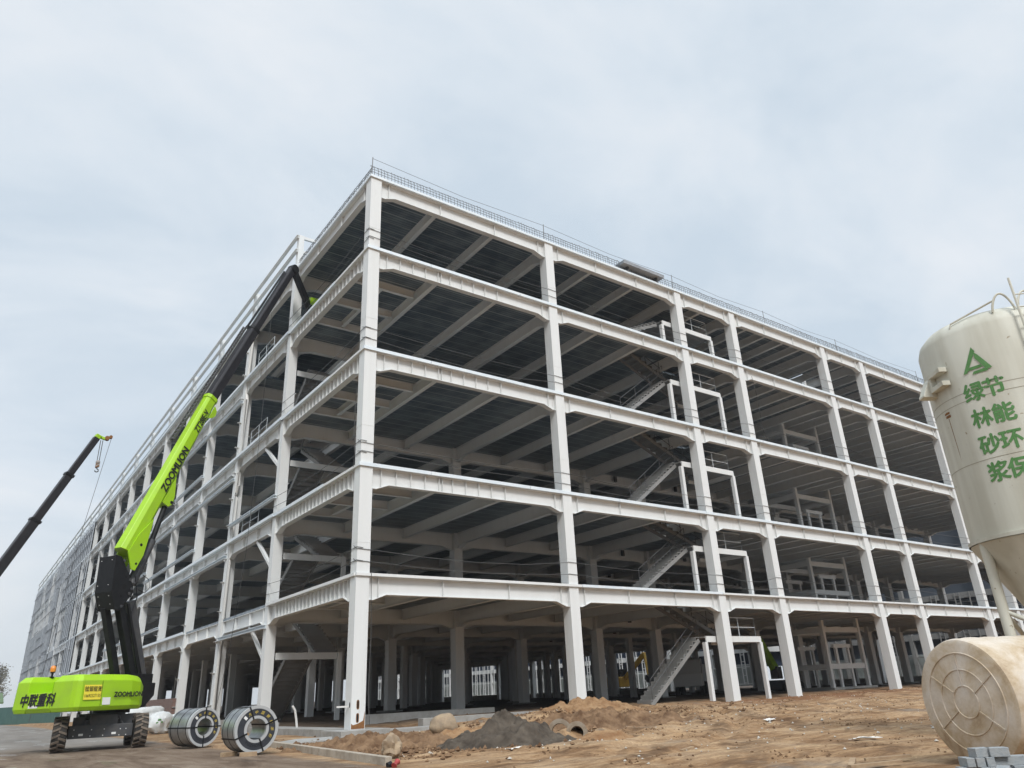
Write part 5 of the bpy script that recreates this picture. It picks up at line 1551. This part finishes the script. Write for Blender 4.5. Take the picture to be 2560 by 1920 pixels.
pl_ = [(-0.9, -20.7, 0.9, 0.5, 'rough timber plank lying next to the fallen tank'), (-0.3, -20.95, 0.7, -0.7, 'second timber plank crossing before the fallen tank'), (-1.1, -21.2, 0.8, -0.55, 'short grey board against the foot of the tank'), (1.0, -15.6, 0.5, 0.2, 'curved timber strip lying on the open dirt')]
for x, y, ln, a, lb in pl_:
    mb = MB(); z = ground_z(x, y) + 0.04
    mb.bar((x - ln / 2 * math.cos(a), y - ln / 2 * math.sin(a), z), (x + ln / 2 * math.cos(a), y + ln / 2 * math.sin(a), z + 0.03), 0.09, 0.035)
    o = mb.build('plank', WOOD, None, loc=(x, y, z - 0.04)); tag(o, lb, 'plank')
# rubble as ground cover
mb = MB(); rs = random.Random(5)
def clod(x, y, s_):
    z = ground_z(x, y)
    vs = []
    for d in ((1, 0, 0), (-1, 0, 0), (0, 1, 0), (0, -1, 0), (0, 0, 1), (0, 0, -0.6)):
        k_ = s_ * rs.uniform(0.6, 1.3)
        vs.append((x + d[0] * k_ + rs.uniform(-.3, .3) * s_, y + d[1] * k_ + rs.uniform(-.3, .3) * s_, z + d[2] * k_ * 0.8 + s_ * 0.3))
    mb.add(vs, [(0, 2, 4), (2, 1, 4), (1, 3, 4), (3, 0, 4), (2, 0, 5), (1, 2, 5), (3, 1, 5), (0, 3, 5)])
for q in range(15000):
    u = rs.random()
    if u < 0.30: x, y = rs.gauss(-1.8, 1.9), rs.gauss(-7.0, 2.2)
    elif u < 0.42: x, y = rs.gauss(6, 4), rs.gauss(-4.5, 2.5)
    elif u < 0.52: x, y = rs.uniform(8, 45), rs.gauss(-2.0, 1.5)
    else: x, y = rs.uniform(-4, 22), rs.uniform(-21, -2)
    if x < -4.2: continue
    if u >= 0.52 and fbm(x, y, 31, 0.55, 3) < 0.18: continue
    clod(x, y, abs(rs.gauss(0.0, 0.04)) + 0.01 if u < 0.42 else abs(rs.gauss(0, 0.016)) + 0.008)
tag(mb.build('rubble', CLAY, None, loc=(0, -7, 0)), kind='stuff')
mb = MB()
for q in range(700):
    x, y = rs.uniform(-4, 26), rs.uniform(-20, -1)
    clod(x, y, abs(rs.gauss(0, 0.02)) + 0.008)
tag(mb.build('pale_gravel', mat('pale gravel', (0.46, 0.43, 0.38), 0.9), None, loc=(0, -7, 0)), kind='stuff')

# ------------------------------------------------------------------ machines inside and beyond the frame
TRK = thing('site_truck', (37.6, 6.0, 0.3), 'white truck with a lattice side parked in the shade under the frame', 'truck')
WHITEP = mat('white truck paint', (0.62, 0.63, 0.62), 0.35)
GLASSD = mat('dark window glass', (0.02, 0.025, 0.03), 0.1)
tx = Vector((0.8, 0.6, 0)).normalized(); ty = Vector((-0.6, 0.8, 0)).normalized(); TO = Vector((34.2, 14.0, 0.35))
def TP(a, b, z): return TO + tx * a + ty * b + UZ * z
mb = MB(); mb.prism([(0, 0.7), (0, 1.6), (0.45, 2.65), (1.8, 2.75), (1.8, 0.7)], TO, tx, UZ, ty, -1.1, 1.1); mb.build('cab', WHITEP, TRK, bevel=0.06)
mb = MB(); mb.prism([(0.12, 1.62), (0.48, 2.5), (0.9, 2.52), (0.9, 1.62)], TO, tx, UZ, ty, -1.11, 1.11); mb.build('window', GLASSD, TRK)
mb = MB(); mb.obox(TP(4.2, 0, 0.9), tx * 2.5, ty * 1.0, UZ * 0.15); mb.build('chassis', DKGREY, TRK)
mb = MB()
for q in range(9): mb.bar(TP(1.95 + q * 0.55, -1.1, 1.05), TP(1.95 + q * 0.55, -1.1, 2.3), 0.05, 0.05)
for z in (1.1, 1.7, 2.3): mb.bar(TP(1.95, -1.1, z), TP(6.4, -1.1, z), 0.05, 0.05)
mb.build('cage_side', GALV, TRK)
for a in (0.9, 4.6, 5.7):
    for b in (-0.95, 0.95):
        mb = MB(); mb.lathe([(0.1, -0.14), (0.45, -0.14), (0.5, -0.1), (0.5, 0.1), (0.45, 0.14), (0.1, 0.14)], TP(a, b, 0.5), ty, 22); mb.build('tyre', RUBBER, TRK, smooth=True)
# green boom standing upright beyond the stair
SL = thing('scissor_boom', (40.0, 10.7, 0.3), 'green telescopic boom standing upright behind the stair landing', 'boom lift')
mb = MB(); mb.bar((40.35, 10.3, 1.9), (39.3, 11.9, 6.6), 0.5, 0.55, up=(1, 0, 0)); mb.build('boom', LIME, SL, bevel=0.03)
mb = MB(); mb.bar((40.35, 10.3, 1.3), (40.35, 10.3, 2.2), 0.7, 0.6, up=(1, 0, 0)); mb.obox((40.6, 10.0, 0.85), (1.2, 0, 0), (0, 0.9, 0), (0, 0, 0.35)); mb.build('chassis', DKGREY, SL, bevel=0.03)
for x in (39.7, 41.5):
    for y in (9.1, 10.9):
        mb = MB(); mb.lathe([(0.1, -0.14), (0.38, -0.14), (0.42, -0.1), (0.42, 0.1), (0.38, 0.14), (0.1, 0.14)], (x, y, 0.66), (0, 1, 0), 20); mb.build('tyre', RUBBER, SL, smooth=True)
SL.name = 'parked_boom_lift'
# excavator behind the far facade
EXY = mat('excavator yellow', (0.62, 0.36, 0.04), 0.45)
EX = thing('excavator', (64, 53, 0), 'yellow excavator with raised arm seen through the ground storey', 'excavator')
eo = Vector((64, 53, 0.1))
mb = MB(); mb.obox(eo + Vector((0, 0, 1.75)), (1.6, 0, 0), (0, 1.3, 0), (0, 0, 0.65)); mb.build('body', EXY, EX, bevel=0.08)
mb = MB(); mb.obox(eo + Vector((-0.6, -0.7, 2.7)), (0.75, 0, 0), (0, 0.5, 0), (0, 0, 0.7)); mb.build('cab', BLACKP, EX, bevel=0.08)
for y in (-1.1, 1.1):
    mb = MB(); mb.obox(eo + Vector((0, y, 0.5)), (1.9, 0, 0), (0, 0.28, 0), (0, 0, 0.45)); mb.build('track', RUBBER, EX, bevel=0.2)
mb = MB(); mb.bar(eo + Vector((-0.5, -1.4, 2.2)), eo + Vector((0.6, -4.4, 5.2)), 0.45, 0.6); mb.build('boom', EXY, EX, bevel=0.05)
mb = MB(); mb.bar(eo + Vector((0.6, -4.4, 5.3)), eo + Vector((-0.2, -5.6, 2.4)), 0.35, 0.45); mb.build('arm', EXY, EX, bevel=0.05)
mb = MB(); mb.prism([(0, 0), (0.7, -0.3), (0.8, -0.9), (0.1, -1.0), (-0.25, -0.5)], eo + Vector((-0.2, -5.5, 2.5)), (0, -1, 0), UZ, (1, 0, 0), -0.45, 0.45); mb.build('bucket', DKGREY, EX)

# neighbouring frames behind
PALEW = mat('pale green sheeting', (0.30, 0.34, 0.32), 0.7, color2=(0.44, 0.46, 0.45), noise_scale=0.4)
def back_building(x0, y0, x1, y1, lbl, wall=True, lv=(5.6, 10.8, 16.0, 21.2), bay=8.0, wallm=NAVY, cm=None, sm=None):
    cm = cm or STEEL; sm = sm or STEEL
    T = thing('neighbour_building', (x0, y0, 0), lbl, 'building')
    ny_ = max(1, int((y1 - y0) / bay)); nx_ = max(1, int((x1 - x0) / bay))
    for q in range(ny_ + 1):
        y = y0 + (y1 - y0) * q / ny_
        mb = MB(); mb.box(x0 - 0.25, y - 0.25, -0.2, x0 + 0.25, y + 0.25, lv[-1] + 1); mb.build('column', cm, T)
    for q in range(1, nx_ + 1):
        x = x0 + (x1 - x0) * q / nx_
        mb = MB(); mb.box(x - 0.25, y0 - 0.25, -0.2, x + 0.25, y0 + 0.25, lv[-1] + 1); mb.build('column', cm, T)
    for z in lv:
        mb = MB(); mb.box(x0 - 0.2, y0 + 0.252, z - 0.7, x0 + 0.1, y1, z); mb.build('beam', cm, T)
        mb = MB(); mb.box(x0 + 0.252, y0 - 0.2, z - 0.7, x1, y0 + 0.1, z); mb.build('beam', cm, T)
        mb = MB(); mb.box(x0 + 0.12, y0 + 0.12, z - 0.15, x1, y1, z + 0.02); mb.build('floor_slab', DECK, T)
    if wall:
        mb = MB(); mb.box(x0 + 0.5, y0 + 0.6, 3.4, x0 + 0.7, y1, lv[-1]); mb.build('wall', wallm, T)
        mb = MB(); mb.box(x0 + 0.48, y0 + 0.6, 0.6, x0 + 0.72, y1, 3.38); mb.build('dado_wall', PALEW, T)
        mb = MB(); mb.box(x0 + 0.75, y0 + 0.9, 3.0, x1, y0 + 1.1, lv[-1]); mb.build('wall', wallm, T)
    for q in range(ny_):
        mb = MB(); ya = y0 + (y1 - y0) * q / ny_
        for d in (1.0, 2.2, 2.8, 4.1, 5.2, 5.8, 7.0):
            mb.box(x0 - 0.3, ya + d, 0.8, x0 - 0.21, ya + d + 0.13, lv[1])
        for z in np.arange(1.0, lv[1], 0.9):
            mb.box(x0 - 0.29, ya + 2.34, float(z), x0 - 0.22, ya + 2.79, float(z) + 0.1); mb.box(x0 - 0.29, ya + 5.34, float(z), x0 - 0.22, ya + 5.79, float(z) + 0.1)
        for z in (0.8, 3.0):
            mb.box(x0 - 0.206, ya + 0.26, z, x0 - 0.02, ya + (y1 - y0) / ny_ - 0.26, z + 0.12)
        mb.build('stud_panel', sm, T)
    return T
NB1 = back_building(78, 40, 112, 172, 'long neighbouring steel frame with dark blue walls seen through the open ground storey')
NB2 = back_building(90, 5, 120, 44, 'second grey steel frame with slate walls behind the right end of the white frame', wall=True, bay=8.0, lv=tuple(ZL[1:]), cm=STEEL2, sm=STEEL2, wallm=mat('slate blue sheet', (0.06, 0.072, 0.09), 0.7))  # slate walls, paler than the dark blue cladding of the first neighbour
# stair in the bay beyond the silo legs
for k in range(3):
    z0 = 0.36 if k == 0 else ZL[k] + 0.13
    zt = ZL[k + 1] + 0.13; zl = z0 + (zt - z0) * 0.55
    stair('stair_flight', 61.8, 66.6, 1.15, 2.2, z0, zl)
    stair('stair_flight', 66.6, 62.4, 2.5, 3.5, zl, zt, n=11)
    mb = MB(); mb.box(66.61, 0.8, zl - 0.06, 69.6, 3.6, zl); pl = mb.build('landing', STEEL2, FR)
    b_ = MB(); b_.box(66.6, 0.72, zl - 0.3, 69.6, 0.796, zl + 0.02); sub(b_, 'landing_beam', STEEL, pl)
    for x in (66.7, 69.5):
        b_ = MB(); b_.box(x - 0.1, 0.74, z0 - 0.1, x + 0.1, 0.94, zl - 0.302); sub(b_, 'post', STEEL, pl)

# ------------------------------------------------------------------ left background: hoarding, shed, barrier, trees
HOARD = mat('green hoarding', (0.035, 0.10, 0.085), 0.7, color2=(0.055, 0.13, 0.11), noise_scale=0.6)
HF = thing('site_hoarding', (-6, 92, 0), 'dark green site hoarding along the road behind the boom lift', 'fence')
for q in range(14):
    xa = -7.4 + q * 0.52; ya = 120 - q * 2.3
    mb = MB(); mb.bar((xa, ya, 1.2), (xa + 0.51, ya - 2.26, 1.2), 0.06, 2.3); mb.build('panel', HOARD, HF)
SH = thing('site_shed', (-14, 150, 0), 'long low shed with a green canopy roof at the left end of the road', 'shed')
mb = MB(); mb.box(-40, 149, 0, -4.5, 156, 3.0); mb.build('wall', mat('blue grey panel', (0.16, 0.24, 0.28), 0.5), SH)
mb = MB(); mb.box(-40, 148.6, 0.02, -4.5, 148.99, 1.4); mb.build('lower_panel', mat('blue panel', (0.03, 0.08, 0.13), 0.5), SH)
mb = MB(); mb.prism([(148, 3.3), (156.5, 5.2), (156.5, 5.4), (148, 3.6)], (0, 0, 0), (0, 1, 0), UZ, (1, 0, 0), -41, -3.5); mb.build('roof', mat('green canopy', (0.10, 0.17, 0.08), 0.7, color2=(0.16, 0.22, 0.12), noise_scale=0.8), SH)
BR = thing('road_barrier', (-14, 100, 0), 'low white metal barrier across the far road at the left edge', 'barrier')
for z in (0.35, 0.75, 1.1):
    mb = MB(); mb.box(-22, 110, z, -6.6, 110.08, z + 0.08); mb.build('rail', STEEL, BR)
for x in np.arange(-22, -6.5, 2.5):
    mb = MB(); mb.box(float(x), 110.1, 0, float(x) + 0.1, 110.2, 1.2); mb.build('post', STEEL, BR)
BARK = mat('grey bark', (0.10, 0.09, 0.08), 0.9)
LEAF = mat('sparse dull leaves', (0.12, 0.11, 0.075), 0.9, color2=(0.20, 0.18, 0.13), noise_scale=1.5)
def tree(x, y, h, seed, label):
    rr = random.Random(seed)
    T = thing('poplar_tree', (x, y, 0), label, 'tree', 'thin poplars beyond the road')
    mb = MB(); lf = MB()
    mb.tube([(x, y, 0), (x + rr.uniform(-.2, .2), y, h * 0.5), (x + rr.uniform(-.3, .3), y, h * 0.97)], 0.2, 7, radii=[0.24, 0.14, 0.03])
    for q in range(46):
        z0 = h * rr.uniform(0.22, 0.93); a = rr.uniform(0, 2 * math.pi); ln = (h - z0) * 0.28 + rr.uniform(0.8, 2.0)
        p0 = Vector((x, y, z0)); p1 = p0 + Vector((math.cos(a) * ln * 0.6, math.sin(a) * ln * 0.6, ln * 0.9))
        mb.tube([p0, (p0 + p1) / 2 + Vector((0, 0, -0.15)), p1], 0.05, 4, radii=[0.07, 0.045, 0.015])
        for k_ in range(26):
            f = rr.uniform(0.25, 1.1)
            c = p0 + (p1 - p0) * f + Vector((rr.gauss(0, .45), rr.gauss(0, .45), rr.gauss(0, .45)))
            s_ = rr.uniform(0.08, 0.22)
            u = Vector((rr.gauss(0, 1), rr.gauss(0, 1), rr.gauss(0, 1))).normalized() * s_; v = u.cross(Vector((rr.gauss(0, 1), rr.gauss(0, 1), rr.gauss(0, 1)))).normalized() * s_
            lf.add([c - u, c + v, c + u, c - v], [(0, 1, 2, 3)])
    mb.build('trunk', BARK, T); lf.build('crown', LEAF, T, fixn=False)
for q, (x, y, h) in enumerate(((-9.5, 215, 11), (-6.0, 232, 13.5), (-2.5, 224, 12.5), (-13, 240, 12), (-17.5, 228, 10), (-0.5, 245, 14.5), (-4.2, 250, 14))):
    tree(x, y, h, 30 + q, 'thin hazy poplar tree beyond the far left end of the building')

# ------------------------------------------------------------------ haze of the overcast air
hzm = bpy.data.materials.new('pale haze'); hzm.use_nodes = True
t = hzm.node_tree
for n in list(t.nodes):
    if n.type == 'BSDF_PRINCIPLED': t.nodes.remove(n)
pv = t.nodes.new('ShaderNodeVolumePrincipled'); pv.inputs['Density'].default_value = 0.0004; pv.inputs['Color'].default_value = (0.92, 0.95, 1.0, 1); pv.inputs['Anisotropy'].default_value = 0.2
t.links.new(pv.outputs[0], t.nodes['Material Output'].inputs['Volume'])
mb = MB(); mb.box(-950, -550, -1.5, 1250, 1550, 36)
tag(mb.build('haze', hzm), kind='stuff')
